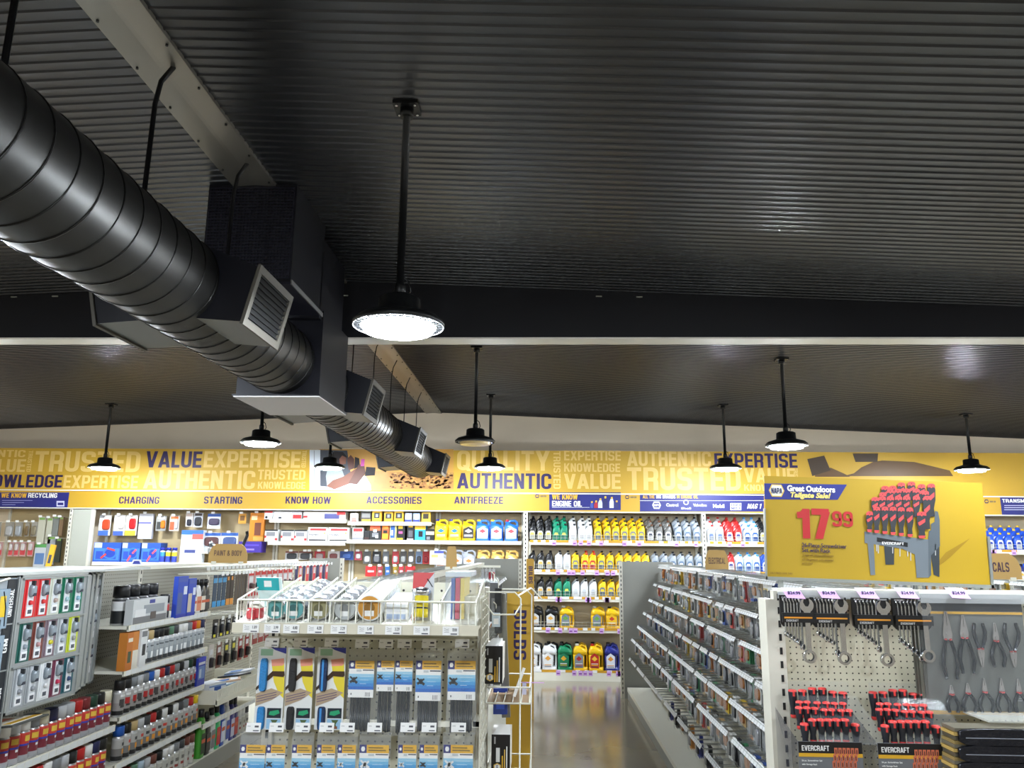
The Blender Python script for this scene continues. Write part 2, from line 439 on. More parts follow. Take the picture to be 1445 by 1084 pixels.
for i, (x, y) in enumerate([(-5.5,3.2),(-2.72,3.2),(2.24,3.2),(5.12,3.2),(-5.5,7.45),(5.12,7.2),(7.9,7.4),(-2.72,.2),(-.63,.2),(2.24,.2),(7.6,3.2)]):  # unseen lamps added along the grid; row over the camera brightens the endcaps
    t = make_lamp(ceil(x)-2.6-.004, 1); t.location = (x, y, 2.6)
    props(t, 'unseen lit high bay lamp '+OUT[i], 'lamp')
# ---------------------------------------------------------------- spiral duct
DUCTM = M((46,45,43), .42, .85, noise=.12, nscale=2.5, name='black spiral duct metal')
BOXM = M((18,18,26), .42, .3, name='black duct sheet')
DX, DZ, DR = -1.57, 2.753, .207
duct = thing('spiral_duct', 'long black spiral duct running from upper left under the ridge to the banner', 'duct', (DX, 0, DZ))
def tubeY(y0, y1, r, n=3):
    b = MB(); seg = 56; k = max(2, int((y1-y0)/.15))
    b.lathe([(r, y0+(y1-y0)*i/k, DUCTM) for i in range(k+1)], (0,0,0), seg, 'y', cap=True); return b
for y0, y1 in ((-1.2, 4.62), (4.66, 10.25)):
    obj('pipe', tubeY(y0, y1, DR), duct)
b = MB(); SEAM = M((34,33,32), .35, .8)
pts = []; N = 40; y = -1.2
turns = int((10.2+1.2)/.128)
for i in range(turns*N+1):
    a = 2*PI*i/N; yy = -1.2+.128*i/N
    pts.append(((DR+.0005)*math.cos(a), yy, (DR+.0005)*math.sin(a)))
b.tube(pts, .0042, SEAM, 4); obj('spiral_seam', b, duct)
# plenum
b = MB(); b.box((-.25, 4.0, 3.02), (.235, 4.58, 3.59), BOXM); pl = obj('plenum', b, duct, loc=(0,0,-DZ), label='tall black plenum box with mesh front')
b = MB(); b.box((-.255, 4.62, 2.53), (.245, 5.24, 3.06), BOXM); obj('lower_box', b, pl)
b = MB(); b.box((-.262, 4.6, 2.525), (.252, 5.26, 2.5315), M((206,203,206), .5)); b.box((-.268, 4.59, 2.5325), (.258, 5.27, 2.542), BOXM); obj('bottom_panel', b, pl)
b = MB(); b.box((-.25, 4.56, 3.0), (.235, 5.1, 3.5), BOXM); obj('neck', b, pl)
b = MB(); G = M((40,40,54), .4, .3)
for i in range(27): x = -.24+i*.0177; b.box((x, 3.994, 3.05), (x+.004, 3.9995, 3.57), G)
for i in range(30): z = 3.05+i*.0177; b.box((-.24, 3.990, z), (.225, 3.9995, z+.004), G)
obj('mesh_front', b, pl, kind='stuff')
b = MB(); b.box((-.255, 3.985, 3.015), (.24, 4.6, 3.028), G); b.box((.238, 3.99, 3.015), (.246, 4.6, 3.04), M((150,150,150), .4, .5)); obj('bottom_trim', b, pl)
# side boots with louvred grilles
GFR = M((84,80,72), .6, .1, name='grille frame'); SHEETB = M((105,106,104), .45, .5, name='lit underside grey')  # boot undersides coloured paler for the light that falls on them from below
def boot(y, side, lab):
    s = side; L = .43
    top = (s*.37, .06); bot = (s*.315, -.18); it = (s*.10, .17); ib = (s*.12, -.165)
    b = MB(); sec = [top, bot, ib, it]
    if s < 0: sec = sec[::-1]
    # ends and sides
    p0 = [(x, 0, z) for x, z in sec]; p1 = [(x, L, z) for x, z in sec]
    b.poly(p0[::-1], BOXM); b.poly(p1, BOXM)
    for i in range(4):
        j = (i+1) % 4; a_, c_ = sec[i], sec[j]
        mm = SHEETB if {a_, c_} == {bot, ib} else BOXM
        b.poly([(a_[0], 0, a_[1]), (c_[0], 0, c_[1]), (c_[0], L, c_[1]), (a_[0], L, a_[1])], mm)
    t = obj('register', b, duct, loc=(0,y,0), label=lab)
    b = MB(); n = Vector((bot[1]-top[1], 0, top[0]-bot[0])).normalized()
    if n.x*s < 0: n = -n
    up = Vector((top[0]-bot[0], 0, top[1]-bot[1])); h = up.length; up.normalize()
    o = Vector((bot[0], 0, bot[1]))
    T = Matrix((Vector((0,1,0)), n, up)).transposed().to_4x4(); T.translation = o
    for q in (((-.01,0,-.01),(L+.01,.014,.022)), ((-.01,0,h-.022),(L+.01,.014,h+.01)), ((-.01,0,.02),(.025,.014,h-.02)), ((L-.025,0,.02),(L+.01,.014,h-.02))):
        b.box(*q, GFR, T)
    obj('grille_frame', b, t)
    b = MB()
    for i in range(9):
        z = .03+i*(h-.06)/8; b.box((.025, .002, z), (L-.025, .011, z+.006), M((9,9,10),.85), T)
    obj('louvre', b, t, kind='stuff')
    b = MB(); b.box((.02,.0006,.02), (L-.02,.001,h-.02), M((8,8,9), .9), T); obj('opening', b, t)
RL = ['nearest', 'second', 'third', 'farthest']
for i, y in enumerate((3.17, 5.47, 7.72, 9.85)):
    boot(y, 1, f'{RL[i]} square grille box on the right side of the spiral duct')
for i, y in enumerate((3.2, 5.5, 7.0, 9.2)):
    boot(y, -1, f'{RL[i]} grille box on the left side of the spiral duct')
# duct hangers
for i, y in enumerate((1.1, 2.04, 2.88, 3.72, 6.39, 7.21, 8.07, 8.92, 9.8)):
    b = MB(); near = y < 5
    b.tube([(DX+.0,y,DZ+DR), (DX+.005,y,3.4), (DX+.02,y,3.5), (DX+.05,y+.03,3.585)], .011 if near else .005, DARKM, 6)
    obj('duct_hanger', b, label=f'black hanger rod, {nth(i)} from the camera, holding the duct under the ridge', cat='rod')
# ================================================================ back wall signs
SY = 10.93                                   # plane of the sign faces
def rectpx(b, x0, y0, x1, y1, m, Y=SY, d=.001, z=None):
    """a flat printed patch on the sign plane, corners measured on the photograph"""
    a = atY(x0, y1, SY); c = atY(x1, y0, SY)
    b.box((a.x, Y-d, a.z if z is None else z[0]), (c.x, Y, c.z if z is None else z[1]), m)
BT, BB, HB = 2.988, 2.412, 2.168
YELB = M((196,156,46), .5, noise=.04, nscale=2, name='banner yellow'); YELH = M((192,152,44), .5, name='header yellow')
ban = thing('banner', 'long yellow banner of faint and purple words along the back wall', 'sign', (0,0,0))
b = MB(); b.box((XL+.02, SY, BB), (XR-.02, SY+.03, BT), YELB); obj('board', b, ban)
FAINT = M((222,188,108), .55, name='faint lettering')
def word(s, x0, y0, x1, y1, m, par, bold=.03, shear=0, turn=0, sh=SY):
    xm = (x0+x1)/2
    zt = atY(xm, y0, SY).z; zb = atY(xm, y1, SY).z
    return text(s, (atY(x0, (y0+y1)/2, SY).x, sh-.001, zb), (atY(x1, (y0+y1)/2, SY).x, sh-.001, zt), m, par, bold=bold, shear=shear, turn=turn)
for a in [('AUTHENTIC',-62,635,36,645),('VALUE',-36,648,36,666),('TRUSTED',49,637,198,666),('EXPERTISE',90,671,195,689),('EXPERTISE',288,637,424,660),
          ('AUTHENTIC',203,664,360,690),('TRUSTED',364,663,431,677),('KNOWLEDGE',364,680,431,690),('QUALITY',645,636,776,664),('EXPERTISE',796,636,876,650),
          ('KNOWLEDGE',796,654,875,666),('VALUE',796,669,876,690),('AUTHENTIC',885,637,1003,658),('TRUSTED',885,660,1045,692),('VALUE',1050,661,1122,681),('KNOWLEDGE',1050,684,1122,693)]:
    word(*a, FAINT, ban)
for a in [('TRUSTED',39,636,45,666),('TRUSTED',426,636,432,660),('TRUSTED',781,637,791,690),('TRUSTED',1120,661,1126,681)]: word(*a, FAINT, ban, turn=-90)
for a in [('KNOWLEDGE',-37,670,88,688),('VALUE',206,637,285,660),('AUTHENTIC',645,668,778,690),('EXPERTISE',1008,640,1125,660)]: word(*a, PURP, ban, bold=.045)
# printed picture of a photographer leaning from a white car, desert behind
pic = MB()
def ppx(pts, m, k): pic.poly([(atY(x, y, SY).x, SY-.001-.0012*k, atY(x, y, SY).z) for x, y in pts], m)
DES = M((196,146,66), .5, noise=.25, nscale=2.2, name='desert print'); ROCK = M((150,96,52), .6, noise=.5, nscale=9, name='rubble print')
CARW = M((212,218,224), .5); SKIN = M((120,74,56), .6); SKIN2 = M((92,56,44), .6); SHIRT = M((150,158,156), .6); HAIR = M((36,32,34), .7)
ppx([(447,692),(447,635),(452,634),(640,634),(640,692)][::-1][::-1], DES, 0)
ppx([(640,692),(640,634),(447,634),(437,634),(437,692)][::-1], DES, 0) if 0 else None
ppx([(526,690),(640,690),(640,667),(600,668),(560,666),(530,665)], M((176,128,62),.5,noise=.3,nscale=5), .5)
_r = random.Random(4)
for _ in range(230):
    x, y = _r.uniform(550,638), _r.uniform(668,689); q = _r.uniform(1.2,3.2); c_ = _r.choice([(120,74,42),(156,104,58),(200,150,84),(96,60,36)])
    ppx([(x-q,y+q*.3),(x+q*.6,y+q*.5),(x+q,y-q*.2),(x,y-q*.6)], M(c_,.6), 1)
ppx([(437,692),(454,692),(452,635),(437,635)], CARW, 2); ppx([(443,690),(444.5,690),(444,636),(443,636)], M((150,156,162),.5), 3)
ppx([(450,692),(524,692),(523,684),(516,672),(500,670),(450,672)], CARW, 1)
ppx([(452,686),(470,688),(495,668),(490,636),(452,635)], M((62,66,74), .5), 3)
ppx([(462,690),(478,682),(486,672),(480,655),(465,652),(460,672)], SHIRT, 4)
ppx([(461,686),(472,691),(500,680),(514,664),(512,658),(500,663),(484,673),(470,678)], SKIN, 5)
ppx([(492,682),(504,684),(516,668),(514,655),(506,656),(500,668)], SKIN2, 6)
ppx([(470,655),(486,655),(490,645),(484,638),(472,637),(466,645)], HAIR, 5)
ppx([(480,656),(488,655),(489,646),(483,643),(479,648)], SKIN, 6)
ppx([(492,664),(500,661),(500,648),(495,642),(490,648)], SKIN2, 4)
ppx([(500,662),(508,658),(507,647),(501,645)], HAIR, 5)
ppx([(515,672),(529,671),(530,660),(517,659)], HAIR, 6)
ppx([(509,658),(514,658),(515,648),(510,648)], M((190,70,150), .5), 7)
obj('printed_photo', pic, ban, label='printed photograph of a person with a camera leaning from a white car')
pic = MB(); BRN = M((96,68,34), .5, noise=.2, nscale=3, name='brown print'); BR2 = M((66,50,34), .5)
ppx([(1345,672),(1340,664),(1290,652),(1245,650),(1232,652),(1215,660),(1205,668),(1190,672)], BRN, 1)
ppx([(1207,652),(1238,652),(1239,640),(1203,640)], BR2, 2); ppx([(1146,672),(1172,664),(1163,643),(1139,648)], BR2, 2)
ppx([(1150,673),(1200,673),(1190,668),(1172,660),(1150,668)], BRN, 1)
obj('printed_jug', pic, ban, label='brown print of two bottle necks')
# header canopy with category names
hd = thing('sign_header', 'yellow category sign strip above the back wall shelves', 'sign', (0,0,0))
b = MB(); b.box((XL+.02, SY, HB), (XR-.02, SY+.06, BB-.012), YELH); b.box((XL+.02, SY-.02, BB-.014), (XR-.02, SY+.2, BB), CREAMW); b.box((XL+.02, SY-.006, HB-.012), (XR-.02, SY+.2, HB), CREAMW)
obj('board', b, hd)
for a in [('CHARGING',168,701,225,711),('STARTING',288,701,342,711),('KNOW HOW',403,701,467,711),('ACCESSORIES',517,701,595,711),('ANTIFREEZE',641,701,710,711)]: word(*a, PURP, hd, bold=.03)
b = MB(); a0 = [(0-60,695),(98,695),(95,718),(0-60,718)]
def hpx(b, pts, m, k=0): b.poly([(atY(x, y, SY).x, SY-.001-.0012*k, atY(x, y, SY).z) for x, y in pts][::-1], m)
hpx(b, a0, BLUE); obj('blue_panel', b, hd); b = MB(); hpx(b, [(775,695),(876,695),(876,720),(775,720)], BLUE); obj('blue_panel', b, hd); b = MB(); hpx(b, [(903,697),(1078,697),(1078,722),(903,722)], BLUE); obj('blue_panel', b, hd); b = MB(); hpx(b, [(1411,702),(1600,704),(1600,729),(1414,727)], BLUE)
hpx(b, [(903,706.4),(1078,706.4),(1078,706.9),(903,706.9)], WHITE, 1); hpx(b, [(779,716),(832,716),(832,716.4),(779,716.4)], WHITE, 1)
for k in (706,709,712): hpx(b, [(3,k),(46-(k-706)*4,k),(46-(k-706)*4,k+.7),(3,k+.7)], M((150,150,200), .5), 1)
for k in (713,716,719): hpx(b, [(1417,k),(1445,k),(1445,k+1),(1417,k+1)], M((190,190,220), .5), 1)
obj('blue_panel', b, hd)
for s, x0, y0, x1, y1, mm in [('WE KNOW',2,696,38,702.5,YEL),('RECYCLING',40,696,81,702.5,WHITE),('WE KNOW',779,698,815,705,YEL),('ENGINE OIL',779,707,821,715,WHITE),
    ('ALL THE',907,699,923.5,703.5,YEL),('BIG BRANDS',926,699,953,703.5,WHITE),('IN ENGINE OIL',955,699,985,703.5,YEL),('Castrol',940,710.5,957,715,WHITE),('Shell',961,716,975,719,WHITE),
    ('Valvoline',978,711,997,715,WHITE),('Mobil',1006,711.5,1022,717,WHITE),('TRANSMISSION',1414,704.5,1470,709.5,WHITE)]: word(s, x0, y0, x1, y1, mm, hd, bold=.03, sh=SY-.0025)
# little marks: hexagon badges, mini logos
def hexpts(cx, cy, rx, rz): return [(cx+rx*a, cy+rz*c) for a, c in ((-1,0),(-.62,-1),(.62,-1),(1,0),(.62,1),(-.62,1))]
b = MB()
def hexp(cx, cy, rx, ry, m, k):
    c = atY(cx, cy, SY); s = SY/F_PX
    b.poly([(x, SY-.001-.0012*k, z) for x, z in hexpts(c.x, c.z, rx*s, ry*s)], m)
hexp(926.5,713,6,5,WHITE,1); hexp(926.5,713,5.2,3,BLUE,2)
for cx in (758,885,1392): hexp(cx,700+(.012*(cx-745)),3,2.6,PURP,1); hexp(cx,700+(.012*(cx-745)),2.1,1.3,YELH,2)
hpx(b, [(1030.5,710),(1046,710),(1046,720),(1030.5,720)], WHITE, 1)
hpx(b, [(80,707),(91,707),(91,715),(80,715)], M((200,200,225),.5), 1); hpx(b, [(81.5,709.5),(89.5,709.5),(89.5,713),(81.5,713)], BLUE, 2)
for i in range(14):
    c = atY(968, 709, SY); a = 2*PI*i/14; a2 = 2*PI*(i+1)/14; r1, r2 = .025, .036
    b.poly([(c.x+r*math.cos(q), SY-.0022, c.z+r*math.sin(q)) for r, q in ((r1,a),(r2,a),(r2,a2),(r1,a2))], WHITE)
for x, w_, h_, cc in ((835,4,8,(60,80,160)),(841,5,9,(170,40,50)),(847,6,12,(190,195,205)),(854,7,15,(30,34,90)),(863,6,14,(205,208,220)),(870,5,9,(40,44,100))):
    mm = M(cc, .5); hpx(b, [(x-w_/2,717),(x-w_/2,717-h_*.6),(x-w_/4,717-h_*.9),(x+w_/4,717-h_),(x+w_/2,717-h_*.6),(x+w_/2,717)][::-1], mm, 1)
    hpx(b, [(x-1,717-h_*.9),(x-1,717-h_-1.5),(x+1.5,717-h_-1.5),(x+1.5,717-h_*.9)][::-1], YEL, 2)
obj('small_marks', b, hd)
word('NAPA',922,711.5,931,714.5,WHITE,hd,sh=SY-.0035)
for cx in (762,889,1396): word('KNOW HOW',cx+.5,699+.012*(cx-745),cx+9,701.5+.012*(cx-745),PRINTG,hd)
word('LIQUI',1032,710.8,1045,714.6,BLUE,hd,sh=SY-.0025); word('MOLY',1032,715.4,1045,719.2,BLUE,hd,sh=SY-.0025); word('MAG 1',1054,711,1075,718,WHITE,hd,bold=.04,shear=.3,sh=SY-.002)
# ================================================================ back wall shelving
PEGB = pegmat((190,170,128), (0, 2), name='back pegboard', rad=.0045, dark=(120,96,66))
PLAINB = M((190,176,148), .5, noise=.03, nscale=5, name='plain back panel')
UPR = M((214,210,196), .4, name='upright enamel'); SLOT = M((24,22,20), .8)
def upright(b, x, y, z0, z1, w_=.035, d=.05):
    b.box((x-w_/2, y, z0), (x+w_/2, y+d, z1), UPR)
    z = z0+.02
    while z < z1-.02: b.box((x-w_*.14, y-.0015, z), (x+w_*.14, y, z+.028), SLOT); z += .055
def bay(name, x0, x1, back, shelves, lab, yf=10.95, strips=True, side=True):
    t = thing(name, lab, 'shelving', ((x0+x1)/2, 0, 0)); cx = (x0+x1)/2; a, c = x0-cx, x1-cx
    b = MB()
    me_back = back
    b.box((a, 11.3, .0), (c, 11.33, HB), me_back); o = obj('back_panel', b, t)
    for q in (a+.02, c-.02):
        b = MB(); b.box((q-.015, 11.27, 0), (q+.015, 11.3, HB), UPR); obj('upright', b, t)
    b = MB(); b.box((a, yf-.02, 0), (c, 11.3, .10), CREAMW); obj('base', b, t)
    for z, s0, s1, *yy in shelves:
        f = yy[0] if yy else yf; b = MB()
        b.box((s0-cx, f, z-.02), (s1-cx, 11.3, z), CREAMW); b.box((s0-cx, f-.006, z-.045), (s1-cx, f+.003, z+.004), CREAMW)
        obj('shelf', b, t)
    return t
lz = [1.77, 1.385, 1.038, .645, .118]
LOIL = lz
OILX = [(-.19, 2.13), (2.17, 4.49)]
bay('wall_shelving', -7.6, -6.50, PEGB, [(1.33,-7.6,-6.5)], 'pegboard wall bay of silver and red parts at far left')
bay('wall_shelving', -6.16, -3.72, PEGB, [(1.44,-6.12,-4.1)], 'pegboard bay under the CHARGING and STARTING lettering')
bay('wall_shelving', -3.72, -2.64, PEGB, [(2.035,-3.72,-2.66),(1.735,-3.72,-2.66)], 'shelf bay of white boxes under the KNOW HOW lettering')
bay('wall_shelving', -2.64, -1.45, PEGB, [(2.008,-2.64,-1.5),(1.765,-2.64,-1.45)], 'shelf bay under the ACCESSORIES lettering')
bay('wall_shelving', -1.45, -.25, PEGB, [(1.765,-1.45,-.28),(1.38,-1.45,-.28)], 'shelf bay of antifreeze jugs under the ANTIFREEZE lettering')
oil1 = bay('wall_shelving', -.19, 2.13, PLAINB, [(z,-.17,2.13) for z in lz], 'tall bay of motor oil shelves at the end of the aisle')
oil2 = bay('wall_shelving', 2.17, 4.49, PLAINB, [(z,2.17,4.49) for z in lz], 'motor oil bay left of the sale board')
oil3 = bay('wall_shelving', 4.62, 7.4, PLAINB, [(z,4.62,7.4) for z in [1.70,1.30,.9]], 'bay of blue bottles right of the sale board')
# front uprights / pilasters
b = MB(); upright(b, 0, 0, 0, HB, .055, .04); obj('shelf_post', b, loc=(-.222, 10.9, 0), label='white slotted post left of the motor oil shelves', cat='post')
b = MB(); upright(b, 0, 0, 0, HB, .05, .04); obj('shelf_post', b, loc=(2.15, 10.9, 0), label='white slotted post between the two motor oil bays', cat='post')
t = thing('end_panel', 'tall grey end panel left of the jumper cable boxes', 'panel', (-6.33, 10.95, 0))
b = MB(); b.box((-.13,0,0),(.13,.03,HB-.02),GREYB); obj('panel', b, t)
b = MB(); upright(b, -.16, -.01, 0, HB-.02, .04, .05); b.box((.13,-.02,0),(.165,.03,HB-.02),UPR); obj('upright', b, t)
# price strips and wire fences on oil shelves
def strips(bx, x0, x1, zs, fence=True):
    cx = (x0+x1)/2
    for k, z in enumerate(zs):
        b = MB(); b.box((x0-cx, 10.938, z-.012), (x1-cx, 10.944, z+.018), YEL2); obj('price_strip', b, bx)
        b = MB(); x = x0+.05; random.seed(k*7+int(x0*10))
        while x < x1-.1:
            wt = random.choice((.05,.06,.11)); b.box((x-cx, 10.934, z-.013), (x-cx+wt, 10.9385, z+.019), WHITE); x += wt+random.choice((.05,.06,.13,.2))
        obj('price_tag', b, bx, kind='stuff')
        b = MB(); 
        for x in [x0+.2+random.random()*.15+i*.115*random.choice((1,2)) for i in range(int((x1-x0)/.25))]:
            if x < x1-.08: b.box((x-cx, 10.928, z-.05), (x-cx+.055, 10.9335, z+.012), LILAC); b.box((x-cx+.008, 10.927, z-.032), (x-cx+.045, 10.928, z-.018), M((120,50,150),.5))
        obj('sale_tag', b, bx, kind='stuff', label='lilac sale tags')
        if fence and z > .3:
            b = MB(); FN = M((205,205,190), .4, .2)
            for zz in (z+.015, z+.045, z+.085): b.box((x0-cx+.02, 10.953, zz), (x1-cx-.02, 10.956, zz+.0035), FN)
            x = x0+.03
            while x < x1-.02: b.box((x-cx, 10.953, z+.005), (x-cx+.003, 10.956, z+.088), FN); x += .055
            obj('wire_fence', b, bx)
strips(oil1, -.15, 2.12, lz); strips(oil2, 2.2, 4.4, lz); strips(oil3, 4.7, 7.3, [1.70,1.30])
# ================================================================ bottles
def qbottle(body, cap, lab, accent=None, h=.235):
    def f():
        t = thing('oil_bottle', '', '')
        m = M(body, .32, name='bottle plastic'); w_ = .052; d = .034
        b = MB(); b.loft([(0,0,0,w_*.9,d*.9),(.006,0,0,w_,d),(h*.62,0,0,w_,d),(h*.72,.004,0,w_*.88,d*.95),(h*.84,.016,0,w_*.55,d*.7),(h*.9,.022,0,.017,.017),(h*.93,.022,0,.014,.014)], m)
        obj('body', b, t)
        b = MB(); b.lathe([(.0175,h*.9,M(cap,.45)),(.0175,h,M(cap,.45)),(.014,h+.003,M(cap,.45))], (.022,0,0), 10); obj('cap', b, t)
        b = MB(); lm = M(lab, .5); x0, x1 = -w_*.68, w_*.68
        b.poly([(x0,-d-.0012,.03),(x1,-d-.0012,.03),(x1,-d-.0012,h*.5),(x1*.6,-d-.0012,h*.6),(x0*.6,-d-.0012,h*.6),(x0,-d-.0012,h*.5)], lm)
        a2 = M(accent or (225,200,120), .5); b.poly([(x0*.8,-d-.002,h*.36),(x1*.8,-d-.002,h*.36),(x1*.5,-d-.002,h*.5),(x0*.5,-d-.002,h*.5)], a2)
        for i in range(3): b.poly([(x0*.7,-d-.002,.04+i*.016),(x1*.7,-d-.002,.04+i*.016),(x1*.7,-d-.002,.046+i*.016),(x0*.7,-d-.002,.046+i*.016)], PRINTG)
        obj('label', b, t); return t
    return f
COL = {'black':((24,24,26),(14,14,15),(198,196,186),(222,176,84)),'green':((16,140,104),(14,20,18),(28,120,96),(210,220,90)),'white':((228,230,232),(18,18,20),(232,234,238),(200,205,215)),
 'yellow':((242,196,24),(24,22,20),(112,120,128),(240,200,40)),'yellowred':((242,196,24),(206,32,30),(196,44,36),(240,210,60)),'grey':((106,104,100),(96,56,26),(206,206,206),(60,64,80)),
 'silver':((150,158,166),(40,40,44),(90,112,140),(225,230,240)),'paleblue':((206,222,238),(60,150,220),(40,90,170),(235,240,250)),'red':((196,40,38),(180,30,30),(220,215,215),(60,60,130)),
 'whitered':((214,214,218),(190,40,36),(160,168,180),(90,110,170)),'blue':((40,84,200),(236,190,40),(225,228,236),(40,60,150)),'navy':((36,48,120),(20,22,40),(225,228,236),(240,200,60))}
NMC = {'black':'black','green':'green','white':'white','yellow':'yellow','yellowred':'red-capped yellow','grey':'dark grey','silver':'silver','paleblue':'pale blue','red':'red','whitered':'red-capped silver','blue':'blue','navy':'navy'}
def bottles(row, z, items, shelfname, deep, fz=.0):
    cnt = {}
    for px, c in items:
        cnt.setdefault(c, []).append(px)
    for px, c in items:
        X = atY(px, 760, 11.0).x
        i = cnt[c].index(px); n = len(cnt[c])
        which = f'{nth(i)} of {n} from left' if n > 1 else 'the only one'
        for k in range(deep):
            pos = ('front','middle' if deep == 3 else 'back','back')[k]
            lab = f'{NMC[c]} oil bottle, {which}, {pos} row, {shelfname}'
            K.put(('q', c), qbottle(*COL[c]), (X+random.uniform(-.003,.003)-k*.004, 11.0+k*.085, z+fz*k), lab, 'bottle', f'oil bottles on the {shelfname}', rot=(0, 0, 0))
R1 = list(zip([751,762,774,785,795.5,808,821,831,844,856.5,869,881,893,905,917.5,930,942.5,957,970,983], ['black']*3+['green']*2+['white']*3+['yellow']*6+['grey']*3+['silver']*3))
R1b = list(zip([1003,1016,1029,1041,1054,1065,1076], ['whitered']*2+['red']*2+['paleblue']*2+['black']))
R2 = list(zip([751,763,775,788.5,800,811.5,825,836,848,860.5,873,885.5,898,910,923,936,948,960,972,985], ['black']*3+['white']*2+['yellow']+['yellowred']*2+['yellow']*6+['silver']*6))
R2b = list(zip([1005,1017,1029.5,1041,1053.5,1065,1077], ['silver']*2+['red']+['paleblue']*3+['blue']))
R3 = list(zip([751,763,775,787.5,799.5,812,824,836,849,861,873.5,886], ['black']*3+['green']*2+['white']*3+['yellow']*4))
bottles(1, 1.77, R1, 'top motor oil shelf', 3, .055); bottles(1, 1.77, R1b, 'top shelf by sale board', 3, .055)
bottles(2, 1.385, R2, 'second motor oil shelf', 2, .03); bottles(2, 1.385, R2b, 'second shelf by sale board', 2, .03)
bottles(3, 1.038, R3, 'third motor oil shelf', 2, .03)
R6 = list(zip([1396,1409,1422,1435,1447], ['blue']*5)); bottles(6, 1.70, R6, 'top shelf at far right', 3, .05)
R7 = list(zip([1434,1446], ['navy','blue'])); bottles(7, 1.30, R7, 'second shelf at far right', 2, .03)
# jugs
def jug(body, cap, lab, accent, w_=.175, h=.30, d=.06, handle='side'):
    def f():
        t = thing('oil_jug', '', ''); m = M(body, .3, name='jug plastic'); hw = w_/2
        b = MB(); T = None
        b.loft([(0,0,0,hw*.95,d*.95),(.008,0,0,hw,d),(h*.16,0,0,hw,d)], m)
        if handle == 'side':
            b.loft([(h*.16,-.022,0,hw-.022,d),(h*.6,-.022,0,hw-.022,d)], m)
            b.loft([(h*.6,0,0,hw,d),(h*.75,-.004,0,hw*.96,d*.96),(h*.86,-.02,0,hw*.62,d*.8),(h*.93,-.045,0,.024,.024)], m)
            b.tube([(hw-.014,0,h*.14),(hw-.012,0,h*.4),(hw-.014,0,h*.64)], .014, m, 8)
            b.tube([(-.03,0,h*.88),(.02,0,h*.965),(hw-.03,0,h*.9),(hw-.014,0,h*.7)], .014, m, 8)
            nx = -.045
        else:
            b.loft([(h*.16,0,0,hw,d),(h*.66,0,0,hw,d),(h*.74,-.01,0,hw*.86,d*.9),(h*.80,-.02,0,hw*.6,d*.7),(h*.86,-hw*.6,0,.024,.024),(h*.93,-hw*.6,0,.022,.022)], m)
            b.tube([(-hw*.5,0,h*.80),(-hw*.2,0,h*.95),(hw*.5,0,h*.97),(hw*.85,0,h*.88),(hw*.9,0,h*.68)], .016, m, 8)
            nx = -hw*.6
        obj('body', b, t)
        b = MB(); cm = M(cap, .45); b.lathe([(.024,h*.92,cm),(.024,h,cm),(.021,h+.004,cm)], (nx,0,0), 12); obj('cap', b, t)
        b = MB(); x0, x1 = -hw*.78, hw*.34 if handle == 'side' else hw*.78; lm = M(lab, .5); y = -d-.0015
        b.poly([(x0,y,h*.13),(x1,y,h*.13),(x1,y,h*.56),((x0+x1)/2,y,h*.68),(x0,y,h*.56)], lm)
        am = M(accent, .5); xc = (x0+x1)/2; q = (x1-x0)/2
        b.poly([(xc-q*.7,y-.001,h*.46),(xc,y-.001,h*.38),(xc+q*.7,y-.001,h*.46),(xc,y-.001,h*.57)], am)
        for i in range(3): b.box((x0+q*.2,y-.001,h*.16+i*h*.055), (x1-q*.2,y,h*.16+i*h*.055+h*.025), (PRINTG, am, WHITE)[i])
        obj('label', b, t); return t
    return f
J4 = [(757,(20,20,22),(14,14,16),(200,200,200),(222,170,80),'black oil jug at the left end of the fourth motor oil shelf'),(779,(20,20,22),(14,14,16),(205,205,205),(222,170,80),'black oil jug with pale label, second on the fourth motor oil shelf'),
      (800,(242,194,22),(230,228,220),(128,136,146),(110,170,70),'yellow oil jug left of the gap on the fourth motor oil shelf'),(844,(242,194,22),(230,228,220),(128,136,146),(110,170,70),'yellow oil jug right of the gap on the fourth motor oil shelf'),(865,(242,194,22),(20,20,20),(236,188,30),(196,60,40),'plain yellow oil jug at the right end of the fourth motor oil shelf')]
for i, (px, bc, cc, lc, ac, lab) in enumerate(J4): K.put(('j',bc,lc,ac,cc), jug(bc,cc,lc,ac,h=.285,w_=.19), (atY(px,870,11.03).x, 11.03, .645), lab, 'jug', 'oil jugs on the fourth motor oil shelf')
J5 = [(753,(232,232,232),(240,240,240),(236,236,236),(226,160,60),'white oil jug at the left end of the lowest motor oil shelf'),(775.5,(232,232,232),(30,30,30),(236,236,236),(226,160,60),'white oil jug with small gold print left of the green jug'),
      (797.5,(14,128,84),(16,20,18),(20,120,80),(226,170,40),'green oil jug on the lowest motor oil shelf'),(819,(242,194,22),(232,228,215),(132,140,150),(176,40,40),'yellow oil jug with grey label on the lowest motor oil shelf'),
      (841,(242,194,22),(204,32,30),(190,36,32),(242,200,60),'yellow oil jug with red cap and red label on the lowest shelf'),(863.5,(34,44,132),(26,30,80),(222,226,236),(226,150,60),'dark blue oil jug with white label on the lowest shelf')]
for px, bc, cc, lc, ac, lab in J5: K.put(('j',bc,lc,ac,cc), jug(bc,cc,lc,ac,h=.335,w_=.195), (atY(px,930,11.02).x, 11.02, .118), lab, 'jug', 'oil jugs on the lowest motor oil shelf')
